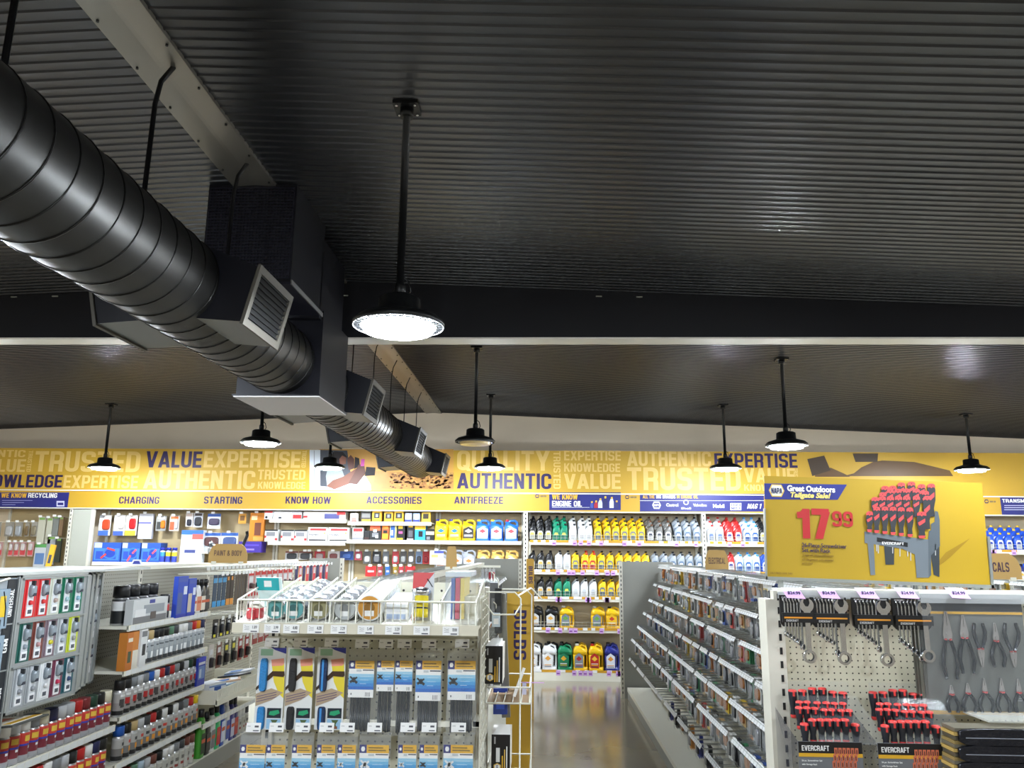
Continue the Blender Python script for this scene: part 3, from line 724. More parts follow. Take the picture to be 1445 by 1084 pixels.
for k, (px, bc, nm) in enumerate([(757,(20,20,22),'black'),(779,(20,20,22),'black'),(797.5,(20,20,22),'black'),(819,(236,190,40),'yellow'),(841,(236,190,40),'yellow'),(863,(34,44,132),'blue')]):
    K.put(('jb',bc), jug(bc,(20,20,20),bc,bc,h=.34,w_=.19), (atY(px,930,11.2).x, 11.19, .118), f'{nm} oil jug in the back row of the lowest shelf, {nth(k)} from the left', 'jug', 'oil jugs in the back row of the lowest shelf')
AF = [(623,(240,196,20),(40,44,140),(246,206,40),(40,120,180),'yellow'),(642,(240,196,20),(40,44,140),(246,206,40),(40,120,180),'yellow'),(661.5,(240,196,20),(30,24,20),(50,46,44),(226,226,226),'yellow'),(681.4,(36,104,206),(240,190,40),(225,232,244),(210,70,80),'blue'),(700.8,(36,104,206),(240,190,40),(225,232,244),(210,70,80),'blue'),(721.5,(36,104,206),(210,34,40),(225,232,244),(210,70,80),'blue')]
LBL = ['leftmost yellow antifreeze jug with blue cap','second yellow antifreeze jug with blue cap','yellow antifreeze jug with dark label beside the blue jugs','blue antifreeze jug with yellow cap beside the yellow jugs','middle blue antifreeze jug with yellow cap','blue antifreeze jug with red cap at the right end']
for (px, bc, cc, lc, ac, nm), lab in zip(AF, LBL): K.put(('a',bc,cc,lc), jug(bc,cc,lc,ac,w_=.182,h=.285,handle='top'), (atY(px,750,11.03).x, 11.03, 1.765), lab, 'jug', 'antifreeze jugs')
for i, (px, c) in enumerate([(623,0),(645,0),(662,0),(682,1),(702,1),(722,1)]):
    bc, nm = [((150,154,162),'silver'),((206,164,84),'gold')][c]
    K.put(('a2',c), jug(bc,(60,60,64) if not c else (190,150,80),(232,232,232),(226,130,60) if not c else (120,60,40),w_=.175,h=.265,handle='top'), (atY(px,790,11.03).x, 11.03, 1.38), f'{nm} antifreeze jug, {nth(i%3)} of the three {nm} ones on the shelf below the blue jugs', 'jug', 'antifreeze jugs on the lower shelf')
# ================================================================ boxes on the accessory shelves
def carton(w_, h, d, face, patches, side=None, name='carton'):
    """patches: (x0,z0,x1,z1,rgb) as fractions of the front"""
    def f():
        t = thing(name, '', ''); b = MB(); b.box((-w_/2,0,0),(w_/2,d,h), M(side or face,.55)); b.box((-w_/2,-.001,0),(w_/2,0,h), M(face,.5)); obj('box', b, t)
        b = MB()
        for k, (x0,z0,x1,z1,c) in enumerate(patches):
            b.box((-w_/2+w_*x0,-.0018-.0006*k,h*z0),(-w_/2+w_*x1,-.001,h*z1), M(c,.5))
        if patches: obj('printed_front', b, t)
        return t
    return f
def pxbox(x0, x1, y0, y1, z, face, patches, lab, cat, group=None, Y=10.99, d=.2, name='carton', side=None, key=None):
    a = atY(x0, y1, Y); c = atY(x1, y1, Y); h = (y1-y0)*Y/F_PX*1.0
    o = carton(c.x-a.x, h, d, face, patches, side, name)()
    o.location = ((a.x+c.x)/2, Y, z); props(o, lab, cat, group); return o
wt = (232,230,226); bk = (22,22,24); rd = (200,44,44); gr = (130,130,134); ye = (236,186,36)
Z1, Z2 = 2.035, 1.735
pxbox(373,384,722,733,Z1,wt,[(0,.8,1,1,rd),(.1,.1,.4,.4,bk)],'small white and red carton at the left end of the top shelf','box','cartons on the top KNOW HOW shelf')
pxbox(385,425,722,733,Z1,(196,196,200),[(.7,.1,1,.6,rd),(.05,.5,.65,.9,(225,225,225)),(.2,.1,.3,.3,bk)],'long silver and red carton on the top KNOW HOW shelf','box','cartons on the top KNOW HOW shelf')
pxbox(428,487,722,733,Z1,(222,216,206),[(.5,.1,.86,.75,(60,62,110)),(.8,.6,1,1,rd),(0,.2,.1,.5,rd),(.15,.35,.45,.8,(240,238,232))],'long white carton with a dark blue end label','box','cartons on the top KNOW HOW shelf')
for i, (x0, x1) in enumerate(((373,391),(396,414),(415,432.5))):
    pxbox(x0,x1,748,764.5,Z2,(214,214,214),[(0,.88,1,1,bk),(.12,.45,.8,.8,gr),(.05,.05,.45,.35,wt),(.62,.05,.95,.35,wt),(0,.3,.12,.5,rd),(.8,.1,1,.3,rd)],f'small white carton with car drawing, {nth(i)} of three in a row','box','small white cartons with drawings')
for i, (x0, x1) in enumerate(((434,461.5),(463,492))):
    o = pxbox(x0,x1,745,765,Z2,wt,[(.1,.78,.92,.93,rd),(.06,.08,.92,.18,bk),(.8,.58,.9,.66,ye)],f'white carton with red stripe, {("left","right")[i]} of the large pair','box','large white cartons with red stripe')
    w_ = (x1-x0)*10.99/F_PX; text('Holley', (-w_*.44,-.004,.075), (w_*.05,-.004,.115), PRINTG, o, bold=.02)
o = pxbox(497,512,746,763,1.765,wt,[(.06,.68,.94,.95,rd),(0,.0,1,.22,gr)],'narrow white carton with red top on the ACCESSORIES shelf','box','cartons on the ACCESSORIES shelf'); text('Holley', (-.06,-.004,.055), (.06,-.004,.085), PRINTG, o)
A2 = [(513,521,750,bk,[(.1,.1,.9,.3,(60,30,24))],'dark carton beside the narrow white one'),(521.5,537.5,741,bk,[(0,.6,.9,1,(226,96,52)),(.3,.5,.6,.66,wt),(.2,.2,.75,.45,gr),(.5,.14,.75,.3,wt)],'black carton with orange flames'),
 (538.5,548,740,(206,92,40),[(.1,.7,.9,.95,(240,150,40)),(.1,.1,.9,.4,ye),(.2,.42,.8,.6,bk)],'slim orange and yellow carton'),(549.5,559,740,(216,206,120),[(.1,.15,.75,.9,(40,90,170)),(.2,.3,.5,.6,wt)],'slim blue carton with yellow edge'),
 (560,571,740,bk,[(.15,.7,.7,.95,ye),(.2,.4,.7,.55,(200,80,140)),(0,0,.75,.15,ye)],'slim black carton with yellow logo patch'),(574,584,740,bk,[(.2,.78,.8,.9,ye),(.2,.2,.8,.6,(90,90,96)),(0,0,.9,.12,wt)],'slim black carton with grey print'),
 (585,600,742,(50,160,210),[(0,.72,1,1,ye),(.35,.25,.75,.62,bk)],'short blue and yellow carton'),(600.5,612.5,747,bk,[(0,.5,1,.8,(226,206,160)),(.1,.1,.5,.35,gr)],'short black carton with cream band')]
for x0, x1, y0, c, pt, lab in A2: pxbox(x0,x1,y0,763,1.765,c,pt,lab+' on the ACCESSORIES shelf','box','cartons on the ACCESSORIES shelf')
A1 = [(494,505,724,(226,222,216),[(.2,.1,.8,.5,(180,120,110)),(0,0,1,.12,rd)],'small white packet'),(509,523,721,(60,58,58),[(.1,.4,.9,.8,(120,118,116)),(.1,0,1,.25,ye)],'dark packet with twin lamps'),(525,538,721,ye,[(.2,.35,.8,.85,bk),(.35,.45,.65,.75,gr)],'yellow boxed gauge, first of three'),
 (542,554,722,ye,[(.15,.35,.85,.85,bk),(.35,.45,.65,.75,gr)],'yellow boxed gauge, second of three'),(556,569,721,ye,[(.15,.35,.85,.85,bk),(.35,.45,.65,.75,gr)],'yellow boxed gauge, third of three'),(571.5,580.5,723,(190,200,226),[(0,0,1,.3,(60,70,170)),(.25,.3,.75,.65,wt)],'left small blue packet'),
 (583,592,723,(170,196,230),[(0,0,1,.3,(60,70,170)),(.25,.3,.75,.65,wt)],'right small blue packet'),(595,607,722,(232,190,60),[(.15,.35,.8,.85,(50,44,30))],'yellow boxed gauge alone at the right')]
for x0, x1, y0, c, pt, lab in A1: pxbox(x0,x1,y0,736,2.008,c,pt,lab+' on the top ACCESSORIES shelf','packet','packets on the top ACCESSORIES shelf',d=.06)
# ================================================================ risers under the back rows of bottles
for bx, cx, x0, x1 in ((oil1, .97, -.14, 2.1), (oil2, 3.33, 2.2, 4.4), (oil3, 6.01, 4.7, 7.2)):
    for z, st, n in ((lz[0] if bx != oil3 else 1.70, .055 if bx != oil3 else .05, 2), (lz[1] if bx != oil3 else 1.30, .03, 1), (lz[2], .03, 1)):
        if z == lz[2] and bx == oil3: continue
        b = MB()
        for k in range(n): b.box((x0-cx, 11.045+k*.085, z), (x1-cx, 11.129+k*.085 if k < n-1 else 11.25, z+st*(k+1)), CREAMW)
        obj('riser', b, bx)
# ================================================================ hanging packs
def pack(w_, h, card, patches, bubble=None, bd=.025, hook=.12, tag=True, clear=True, name='blister_pack', d=.004):
    """hangs from its hook: origin at the hook point on the card's top centre, faces -y"""
    def f():
        t = thing(name, '', ''); b = MB()
        b.box((-w_/2,0,-h),(w_/2,d,0), M(card,.5)); obj('card', b, t)
        b = MB()
        for k, (x0,z0,x1,z1,c) in enumerate(patches):
            b.box((-w_/2+w_*x0,-.0006-.0004*k,-h+h*z0),(-w_/2+w_*x1,0,-h+h*z1), M(c,.5))
        if patches: obj('printed_front', b, t)
        if bubble:
            x0,z0,x1,z1,c = bubble; b = MB(); X0, X1, Za, Zb = -w_/2+w_*x0, -w_/2+w_*x1, -h+h*z0, -h+h*z1
            b.loft([(0,0,0,(X1-X0)/2,(Zb-Za)/2),(bd*.7,0,0,(X1-X0)*.46,(Zb-Za)*.46),(bd,0,0,(X1-X0)*.36,(Zb-Za)*.38)], M(c,.3), 12, .5,
                   Matrix.Translation(((X0+X1)/2,0,(Za+Zb)/2)) @ Matrix.Rotation(PI/2,4,'X'))
            obj('contents', b, t)
        if hook:
            b = MB(); b.tube([(0,hook,.004),(0,-.03,.004),(0,-.05,.012)], .0028, STEELW, 5); 
            if tag: b.box((-.024,-.055,-.004),(.024,-.052,.024), WHITE)
            obj('hook', b, t)
        return t
    return f
def hangpx(x0, x1, y0, y1, card, pt, lab, Y=11.12, bubble=None, group=None, name='blister_pack', cat='packet', key=None, rot=(0,0,0), **k):
    a = atY((x0+x1)/2, y0, Y); w_ = (x1-x0)*Y/F_PX; h = (y1-y0)*Y/F_PX
    kk = ('h', key if key else (x0, y0))
    return K.put(kk, pack(w_, h, card, pt, bubble, hook=11.3-Y if Y > 10 else .12, name=name, **k), a, lab, cat, group, rot)
# CHARGING wall
G1 = 'packs hanging on the top row under the CHARGING lettering'
hangpx(141,158,727,755.5,(226,222,216),[(0,0,.85,.24,(70,110,200)),(0,.85,.4,1,(150,150,150)),(0,.24,.3,.85,(236,236,236))],'clear pack of orange cables with blue foot, first from the left',bubble=(.28,.26,.95,.8,(196,70,36)),group=G1)
hangpx(162,178,727,755.5,(226,224,222),[(0,0,.9,.22,(70,100,190)),(0,.24,.4,1,(236,236,236))],'white pack of pale cables with blue foot',bubble=(.4,.3,.95,.75,(200,190,180)),group=G1)
hangpx(178.5,195,727,755.5,(222,220,214),[(0,0,.92,.24,(232,214,60)),(0,.26,.35,.95,(236,236,236))],'pack of red cables with yellow foot',bubble=(.3,.3,.9,.85,(190,30,34)),group=G1)
hangpx(197,217,725,760,(206,208,216),[(0,.6,.9,.66,(90,90,190)),(.08,.05,.85,.5,(196,198,206))],'large plain white folder hanging beside the cable packs',group=G1,d=.05)
hangpx(221,235.5,728,749,(150,150,146),[(.15,.8,.8,.94,(240,240,240)),(.1,.1,.5,.6,(60,62,60))],'grey pack holding an orange and black adapter',bubble=(.5,.15,.95,.7,(220,120,30)),group=G1)
hangpx(240,254,728,749,(196,190,184),[(.1,.78,.9,.94,(222,110,50)),(.05,.05,.5,.6,(200,90,50))],'orange and white pack right of the grey adapter pack',bubble=(.55,.1,.9,.8,(190,190,194)),group=G1)
hangpx(263,273,724,743,(206,206,210),[(.1,.7,.9,.95,(210,190,180))],'slim pack with a small black plug',bubble=(.2,.05,.85,.55,(30,32,46)),group=G1)
hangpx(274,287,724,744,(190,192,200),[(.1,.8,.9,.97,(70,60,60))],'pack with a large black charger',bubble=(.12,.08,.9,.72,(34,36,42)),group=G1)
hangpx(293.5,312,725,746,(206,210,222),[(0,.8,1,1,(50,90,170)),(0,0,.9,.18,(226,226,230))],'blue headed pack holding a red battery charger',bubble=(.1,.22,.95,.7,(60,50,76)),group=G1)
hangpx(337,348,725,739,(214,150,50),[(.2,.3,.8,.8,(120,80,30))],'small orange carded pack on the bare pegboard',group=G1)
hangpx(353.5,374,724,763,(228,140,30),[(.35,.2,.8,.65,(120,64,40)),(.1,.75,.5,.9,(250,210,160)),(.3,.02,1,.16,(240,180,80))],'tall orange box hanging beside the white cartons',group=G1,d=.05)
# CHARGING shelf
Z = 1.44
for i, (x0, x1) in enumerate(((130.5,169),(170.5,196.5),(198,225))):
    o = pxbox(x0,x1,763,790,Z,(42,86,176),[(.02,.72,.3,.98,(190,200,220)),(.05,.1,.95,.7,(70,130,210)),(.1,.15,.85,.55,(46,80,180))],f'blue jumper cable carton, {nth(i)} of three under CHARGING','box','blue jumper cable cartons')
    b = MB(); w_ = (x1-x0)*10.99/F_PX
    for cx, cz, rx, rz, c in ((.62,.45,.26,.3,(60,120,214)),(.62,.45,.2,.22,(36,70,170))):
        b.prism([(-w_/2+w_*cx+w_*rx*math.cos(a), .26*cz+.26*rz*math.sin(a)) for a in [2*PI*k/18 for k in range(18)]], (-.0045 if rx > .22 else -.0055,-.003), M(c,.5))
    for (xa,za,xb,zb) in ((.3,.2,.48,.42),(.5,.72,.8,.6)) if i == 0 else ((.36,.05,.52,.35),(.6,.45,.8,.66)):
        d_ = Vector((w_*(xb-xa),0,.26*(zb-za))); n_ = Vector((-d_.z,0,d_.x)).normalized()*.012; p = Vector((-w_/2+w_*xa,-.008,.26*za))
        b.poly([p-n_, p+d_-n_, p+d_+n_, p+n_], M((232,90,110) if i else (226,70,60),.5))
    obj('printed_clamp', b, o)
def canf(body, cap, top=None, r=.033, h=.2, band=None, caph=.055, capr=None, nm='spray_can', foot=None, line=None, patch=None):
    def f():
        t = thing(nm, '', ''); m = M(body,.3,.0); s = M((190,190,192),.3,.8); l2 = M(band or body,.35); bd = h-caph; cr = capr or r*.96
        b = MB(); b.lathe([(r*.94,0,s),(r,.006,s),(r,.010,M(foot,.35) if foot else m),(r,.034,m),(r,bd*.52,M(line,.4) if line else l2),(r,bd*.58,l2),(r,bd*.86,M(top or body,.35)),(r*.98,bd*.93,s),(r*.8,bd-.002,s),(r*.8,bd,s)], (0,0,0), 14); obj('can_body', b, t)
        if patch:
            b = MB()
            for c_, z0, z1, a0, a1 in patch:
                for q in range(5):
                    aa, ab = a0+(a1-a0)*q/5, a0+(a1-a0)*(q+1)/5; R_ = r+.0007
                    b.poly([(R_*math.cos(aa),R_*math.sin(aa),bd*z0),(R_*math.cos(ab),R_*math.sin(ab),bd*z0),(R_*math.cos(ab),R_*math.sin(ab),bd*z1),(R_*math.cos(aa),R_*math.sin(aa),bd*z1)], M(c_,.4))
            obj('label_print', b, t)
        b = MB(); c = M(cap,.4); b.lathe([(cr,bd,c),(cr*.98,h-.006,c),(cr*.9,h,c)], (0,0,0), 14); obj('cap', b, t); return t
    return f
for i, (px, c) in enumerate(((229.5,(60,150,210)),(237.5,(228,210,50)),(246,(228,210,50)))):
    K.put(('wc',c), canf((60,80,190),(40,50,170),(230,232,240),h=.2,band=c,r=.034,caph=.035), (atY(px,785,11.0).x,11.0,Z), ['blue can with turquoise label beside the cable cartons','first blue can with yellow label beside the tan sign','second blue can with yellow label beside the tan sign'][i], 'can', 'small blue cans on the jumper cable shelf')
Z=1.48
pxbox(253,284,745,790,1.44,(222,226,232),[(0,.86,1,1,(50,110,190)),(.5,.72,1,.88,(226,100,90)),(.1,.05,.8,.6,(240,240,242)),(.2,.3,.7,.4,(70,80,140))],'white and blue battery charger carton behind the tan PAINT sign','box',d=.1)
for i, (x0, x1) in enumerate(((285.5,312),(312.5,336.5))):
    hangpx(x0,x1,752,779,(216,220,228),[(0,.84,1,1,(50,96,176)),(.05,.03,.95,.2,(206,208,214))],f'wide blue headed charger pack, {("left","right")[i]} of the two above the low shelf',Y=11.05,bubble=(.12,.3,.92,.8,((90,60,60),(70,90,140))[i]),group='wide blue headed packs')
b = MB()
t = thing('wall_shelf','short cream wall shelf right of the tan sign','shelf',(atY(320,780,11).x,0,0)); b.box((-.36,10.97,1.565),(.26,11.3,1.585),CREAMW); obj('board', b, t)
pxbox(336,368,764,779,1.586,(66,44,150),[(.05,.2,.7,.35,(150,130,220)),(.1,.6,.9,.75,(90,70,190))],'purple carton at the right end of the short wall shelf','box')
pxbox(304,341,783,800,1.36,(34,50,120),[(.45,.3,.8,.75,(170,180,210)),(.05,.3,.3,.7,(80,90,170))],'dark blue carton below the short wall shelf','box')
b = MB(); b.box((-6.12,10.97,1.34),(-4.1,11.3,1.358),CREAMW); obj('wall_shelf', b, label='low cream shelf under the blue jumper cable cartons', cat='shelf')
# floodlight / horn on a post near the far wall
t = thing('air_horn','chrome and black trumpet horn standing behind the purple carton','horn', (-3.12,7.6,1.585), (0,0,0))
t.scale = (.75,.75,.9)
b = MB(); b.lathe([(.02,.0,DARKM),(.022,.12,DARKM),(.03,.2,CHROME),(.07,.28,CHROME),(.085,.285,CHROME)], (0,0,0), 20, 'x', T=Matrix.Rotation(PI,4,'Z')); obj('bell', b, t, loc=(.28,0,.06))
b = MB(); b.box((.15,-.04,-.02),(.42,.05,.07), BLACKP); b.tube([(.4,0,.07),(.42,0,.14),(.45,0,.2),(.44,0,.24)], .02, BLACKP, 8); b.box((.1,-.05,-.078),(.45,.06,-.02), DARKM); obj('compressor', b, t)
b = MB(); b.box((0,10.5,1.30),(1.0,10.75,1.32),CREAMW); 
# KNOW HOW / ACCESSORIES hanging rows
G2 = 'packs hanging below the white cartons'
for i, (x0, x1, c, bc) in enumerate([(422,441.5,(196,192,190),(60,62,66)),(403,421,(190,190,190),(48,50,54)),(434,443,(170,60,60),(60,20,20))][:2]):
    hangpx(x0,x1,778,790,c,[(.0,.8,1,1,(120,70,60))],f'flat silver pack low under the KNOW HOW shelf, {nth(i)} of two',bubble=(.1,.1,.9,.8,bc),group=G2)
for i, (x0, x1, c, bc) in enumerate([(434,442,(150,50,60),(190,190,190)),(444,459,(170,40,50),(150,130,130)),(463,479,(196,190,188),(110,60,60)),(480,499,(34,66,130),(60,90,150)),(501,511,(180,70,90),(200,200,200))]):
    hangpx(x0,x1,778,790,c,[],f'{["dark red","red","silver","blue","pink"][i]} pack hanging under the large white cartons',bubble=(.15,.15,.85,.75,bc),group=G2,bd=.02)
G3 = 'upper row of packs hanging under the ACCESSORIES shelf'
AC = [(513,524,(90,90,90),(190,188,184),'grey pack with a round chrome part'),(526,538,(26,28,34),(110,110,114),'black pack with a white label'),(540.5,549,(110,116,124),(180,176,168),'blue grey pack with a beige part'),
 (554,563,(190,60,66),(170,170,172),'red pack with a round mirror'),(565,574,(90,86,84),(150,150,148),'grey pack with a square part'),(576,585,(96,92,90),(200,200,200),'grey pack with a chrome ring'),(587,596,(120,140,170),(50,52,56),'blue pack with a dark part'),(597,606,(170,34,40),(110,20,24),'dark red pack at the right end')]
for x0, x1, c, bc, lab in AC: hangpx(x0,x1,778,795,c,[(.25,.55,.75,.75,(210,210,210))] if 'label' in lab else [],lab+' of the upper accessory row',bubble=(.15,.1,.85,.62,bc),group=G3,bd=.02)
G4 = 'lower row of packs hanging under the ACCESSORIES shelf'
for i, (x0, x1, c) in enumerate([(516,531,(200,44,44)),(533,540,(176,70,76)),(544,550.5,(50,110,180)),(555,561,(170,140,40)),(563,570,(190,60,66)),(572,586,(196,44,46))]):
    hangpx(x0,x1,799,813,c,[(.2,.4,.8,.6,(220,200,200))],f'{["wide red","dull red","blue","olive yellow","red","second wide red"][i]} pack of the lower accessory row',group=G4)
hangpx(607,626,777,796,(230,232,236),[(.3,.8,1,.98,(70,80,160)),(.1,.5,.6,.7,(230,180,110))],'white promotional card between the packs and the silver jugs',Y=10.9,name='promo_card',cat='card')
# far left pegboard
G5 = 'silver hardware packs on the far left pegboard'
for i, (x0, x1, bc) in enumerate([(-10,3,(90,90,92)),(8,21,(170,170,170)),(22,33,(160,164,168)),(36.5,42.5,(110,90,60)),(45,54,(130,120,96))]):
    hangpx(x0,x1,737,757,(150,146,136),[],f'silver hardware pack, {nth(i)} in the upper row at far left',bubble=(.15,.05,.85,.75,bc),group=G5)
for i, (x0, x1) in enumerate([(-6,5),(13,20),(21,28),(29,38),(40,48.5)]):
    hangpx(x0,x1,765,785,(190,150,146),[(.1,.1,.9,.45,(200,70,76))],f'red and clear pack, {nth(i)} in the lower row at far left',bubble=(.2,.4,.8,.9,(196,190,186)),group='red packs on the far left pegboard')
for i, (x0, x1, y0, y1, c) in enumerate([(55,65,730,767,(190,188,170)),(67,75,731,767,(186,186,168)),(76,84,729,756,(120,124,120)),(84.5,90,730,756,(120,96,70)),(67.5,79,757,796,(150,156,160)),(80,87,760,793,(50,56,46))]):
    hangpx(x0,x1,y0,y1,c,[(.1,.9,.9,.98,(120,160,80))],f'{["long clear tube pack with green head","second long clear tube pack","dark grey strip pack","brown strip pack","tall grey hanging box","dark green pack beside the upright"][i]} at far left',group='long strip packs at far left',d=.03)
hangpx(50,66,768,799,(196,200,204),[(0,.85,1,1,(90,160,90)),(.1,.1,.9,.6,(96,130,180))],'white and blue pack with green header at far left',group='long strip packs at far left',d=.03)
b = MB(); b.box((0,0,-.005),(.032,.01,.13),YEL); b.box((.008,-.001,.02),(.024,0,.07),PRINTG); obj('shelf_talker', b, loc=(-2.97,atX(67.5,806,-2.95).y,1.53), rot=(0,R(8),0), label='small tilted yellow tag standing at far left', cat='card')
# ================================================================ gondolas
GREYP = M((150,150,142), .5, noise=.04, nscale=4, name='grey panel'); PEGY = pegmat((168,166,152), (1, 2), name='side pegboard', rad=.004, dark=(40,38,34))
PEGX = pegmat((196,191,168), (0, 2), name='endcap pegboard', rad=.0032)
def gondola(nm, lab, xs, y0, y1, top, xl, xr, deckz=.12):
    t = thing(nm, lab, 'shelving', (xs, 0, 0)); b = MB(); b.box((-.02,y0,.1),(.02,y1,top-.03),PEGY); obj('pegboard', b, t)
    b = MB(); b.box((-.035,y0,top-.03),(.035,y1,top),CREAMW); obj('top_rail', b, t)
    b = MB(); b.box((xl-xs,y0,.0),(xr-xs,y1,deckz),GREYP); b.box((xl-xs-.004,y0,deckz-.035),(xr-xs+.004,y1,deckz+.004),CREAMW); obj('deck', b, t)
    y = y0+.03
    while y <= y1:
        b = MB(); b.box((-.032,y-.02,.1),(.032,y+.02,top-.01),UPR); z = .3
        while z < top-.05: b.box((-.034,y-.005,z),(.034,y+.005,z+.025),SLOT); z += .055
        obj('upright', b, t); y += 1.22
    return t
def endpanel(x0, x1, y, top, lab, slotside):
    t = thing('gondola_end_panel', lab, 'panel', ((x0+x1)/2, y, 0)); h = (x1-x0)/2
    b = MB(); b.box((-h,-.012,.0),(h,.012,top),GREYP); obj('panel', b, t)
    xs_ = -h if slotside < 0 else h; b = MB(); b.box((xs_-.02,-.03,.0),(xs_+.02,.02,top+.002),UPR); z = .05
    while z < top-.04: b.box((xs_-.006,-.032,z),(xs_+.004,-.03,z+.025),SLOT); z += .05
    obj('upright', b, t); return t
TR = 1.475
gR = gondola('gondola', 'right gondola hung with small packs, running to the oil shelves', 1.60, 3.72, 9.72, TR, .98, 2.2)
endpanel(.93, 1.55, 9.78, 1.53, 'grey panel closing the far end of the right gondola', -1)
gL = gondola('gondola', 'left gondola of paint cans and wiper racks', -2.95, 2.2, 9.72, 1.515, -2.5, -3.45)
endpanel(-2.80, -2.40, 9.78, 1.535, 'grey panel closing the far end of the left gondola', 1)
gM = gondola('gondola', 'middle gondola seen over the basket of tape rolls', -.72, 3.0, 9.72, 1.50, -1.15, -.22)
endpanel(-.80, -.26, 9.78, 1.55, 'grey panel closing the far end of the middle gondola', 1)
gQ = gondola('gondola', 'gondola behind the sale board, under the tan CHEMICALS flag', 3.85, 4.0, 9.72, 1.48, 3.3, 4.4)
# flags on the gondola tops
def flag(cx, Y, z, w_, h, words, lab, shp=.03, thin=False):
    t = thing('aisle_flag', lab, 'sign', (cx, Y, z)); b = MB(); q = w_/2
    pts = [(-q,0),(q,0),(q,h*.45),(q*.88,h*.8),(q*.66,h),(-q*.66,h),(-q*.88,h*.8),(-q,h*.45)]
    b.prism(pts, (-.004,.004), TAN); obj('plate', b, t)
    if words: text(words, (-q*.72,-.0045,h*.38), (q*.72,-.0045,h*.66), M((110,84,70),.6), t, bold=.0)
    b = MB()
    for s in (-.7,.7): b.box((q*s-.02,-.01,-.01),(q*s+.02,.01,.014),CREAMW)
    obj('clip', b, t); return t
p = atY(276,796,6.9); flag(-2.95+.27, 6.9, 1.52, .335, .16, 'PAINT & BODY', 'tan PAINT & BODY flag standing on the left gondola')
p = atY(1012,804,7.2); flag(p.x, 7.2, 1.478, .20, .19, 'ELECTRICAL', 'tan flag standing on the right gondola before the oil shelves')
p = atY(637,797,6.4); flag(p.x, 6.4, 1.505, .085, .17, '', 'narrow tan flag standing on the middle gondola')
t = flag(atY(1398,814,5.8).x, 5.8, 1.485, .42, .175, '', 'tan CHEMICALS flag right of the sale board'); text('CHEMICALS', (-.115,-.0045,.05), (.13,-.0045,.115), M((80,56,70),.6), t, bold=.01)
# ---- right gondola rows of hooks
ROWS = [(1.35,1.475),(1.29,1.276),(1.24,1.10),(1.17,.955),(1.09,.81),(1.03,.66),(1.0,.45)]
WIRE = M((176,178,174), .35, .6, name='galvanised hooks')
TAGW = M((226,228,228), .45, name='tag white')
PC = [('orange',(206,130,50)),('yellow',(216,184,60)),('red',(186,52,46)),('clear grey',(168,170,168)),('blue',(60,90,160)),('white',(214,212,206)),('black',(40,40,42)),('green',(70,140,96)),('tan',(190,160,110))]
def smallpack(c, k, nm='hanging_pack'):
    def f():
        t = thing(nm, '', ''); w_, h = (.088,.14) if k == 0 else ((.07,.155) if k == 1 else (.105,.115)); m = M(c,.45)
        b = MB()
        for j in range(3): b.box((-w_/2,.012*j,-h),(w_/2,.012*j+.002,0), m)
        b.box((-w_/2,-.0008,-h*.28),(w_/2,0,0), WHITE if k == 0 else M(tuple(int(x*.55) for x in c),.5)); obj('card', b, t)
        b = MB(); c2 = M([(36,36,38),(160,160,164),(150,96,50)][k],.35,[0,.6,0][k])
        b.loft([(0,0,0,w_*.4,h*.28),(.012,0,0,w_*.34,h*.24)], c2, 10, .6, Matrix.Translation((0,-.001,-h*.6)) @ Matrix.Rotation(PI/2,4,'X')); obj('contents', b, t)
        b = MB(); b.box((-w_/2-.003,-.016,-h-.004),(w_/2+.003,-.0155,.012), CLEAR); obj('clear_bag', b, t)
        return t
    return f
def rowsof(par, xs, rows, y0, y1, side, pitch, rname, gname, dens=.95, seed=3, skip=(), kn='hanging_pack'):
    rnd = random.Random(seed); s = side
    for r, (xt, z) in enumerate(rows):
        bb = MB(); n = int((y1-y0)/pitch); 
        for i in range(n):
            y = y0+(i+.5)*pitch
            bb.tube([(0,y,z+.012),(xt-xs,y,z+.002)], .003, WIRE, 4); bb.tube([(0,y+.02,z+.03),(xt-xs,y+.02,z+.02)], .002, WIRE, 3)
        xm = xt-xs
        for q in (.25,.5,.75,1): bb.tube([(xm*q,y0,z+.006),(xm*q,y1,z+.006)], .0022, WIRE, 3)
        obj('hook_rack', bb, par, kind='stuff')
        y = y0+.01
        while y < y1-.06:
            L = rnd.choice((.3,.45,.6,.9)); L = min(L, y1-y); b = MB(); q = s*.01
            k = int(L/.052)
            for j in range(k):
                yy = y+j*.052; b.poly([(xm-s*.004,yy,z+.013),(xm-s*.004,yy+.047,z+.013),(xm+q,yy+.047,z-.012),(xm+q,yy,z-.012)][::(1 if s < 0 else -1)], TAGW)
                b.poly([(xm-s*.005,yy,z+.013),(xm-s*.005,yy+.047,z+.013),(xm+q-s*.001,yy+.047,z-.012),(xm+q-s*.001,yy,z-.012)][::(-1 if s < 0 else 1)], GREYP)
            obj('tag_strip', b, par); y += L+rnd.choice((.0,.03,.1))
        if r in skip: continue
        cnt = 0
        for i in range(n):
            y = y0+(i+.5)*pitch
            if rnd.random() > dens: continue
            base = (.4 if y > 7.5 else .22)
            ci = 3 if rnd.random() < base*.8 else rnd.randrange(len(PC)); k = rnd.randrange(3); nm, c = PC[ci]
            K.put((kn,ci,k), smallpack(c,k,kn), (xt+s*.0-s*(.03+rnd.random()*.04), y, z-.006), f'{nm} pack, {nth(cnt)} from near end, {rname[r]}', 'packet', gname, rot=(R(rnd.uniform(-3,3)),0,s*PI/2 if s < 0 else PI/2))
            cnt += 1
RN = [f'{x} hook row of right gondola' for x in ('top','second','third','fourth','fifth','sixth','lowest')]
rowsof(gR, 1.60, ROWS, 3.78, 9.68, -1, .128, RN, 'small packs hanging on the right gondola', dens=1.0, skip=(6,))
random.seed(11)
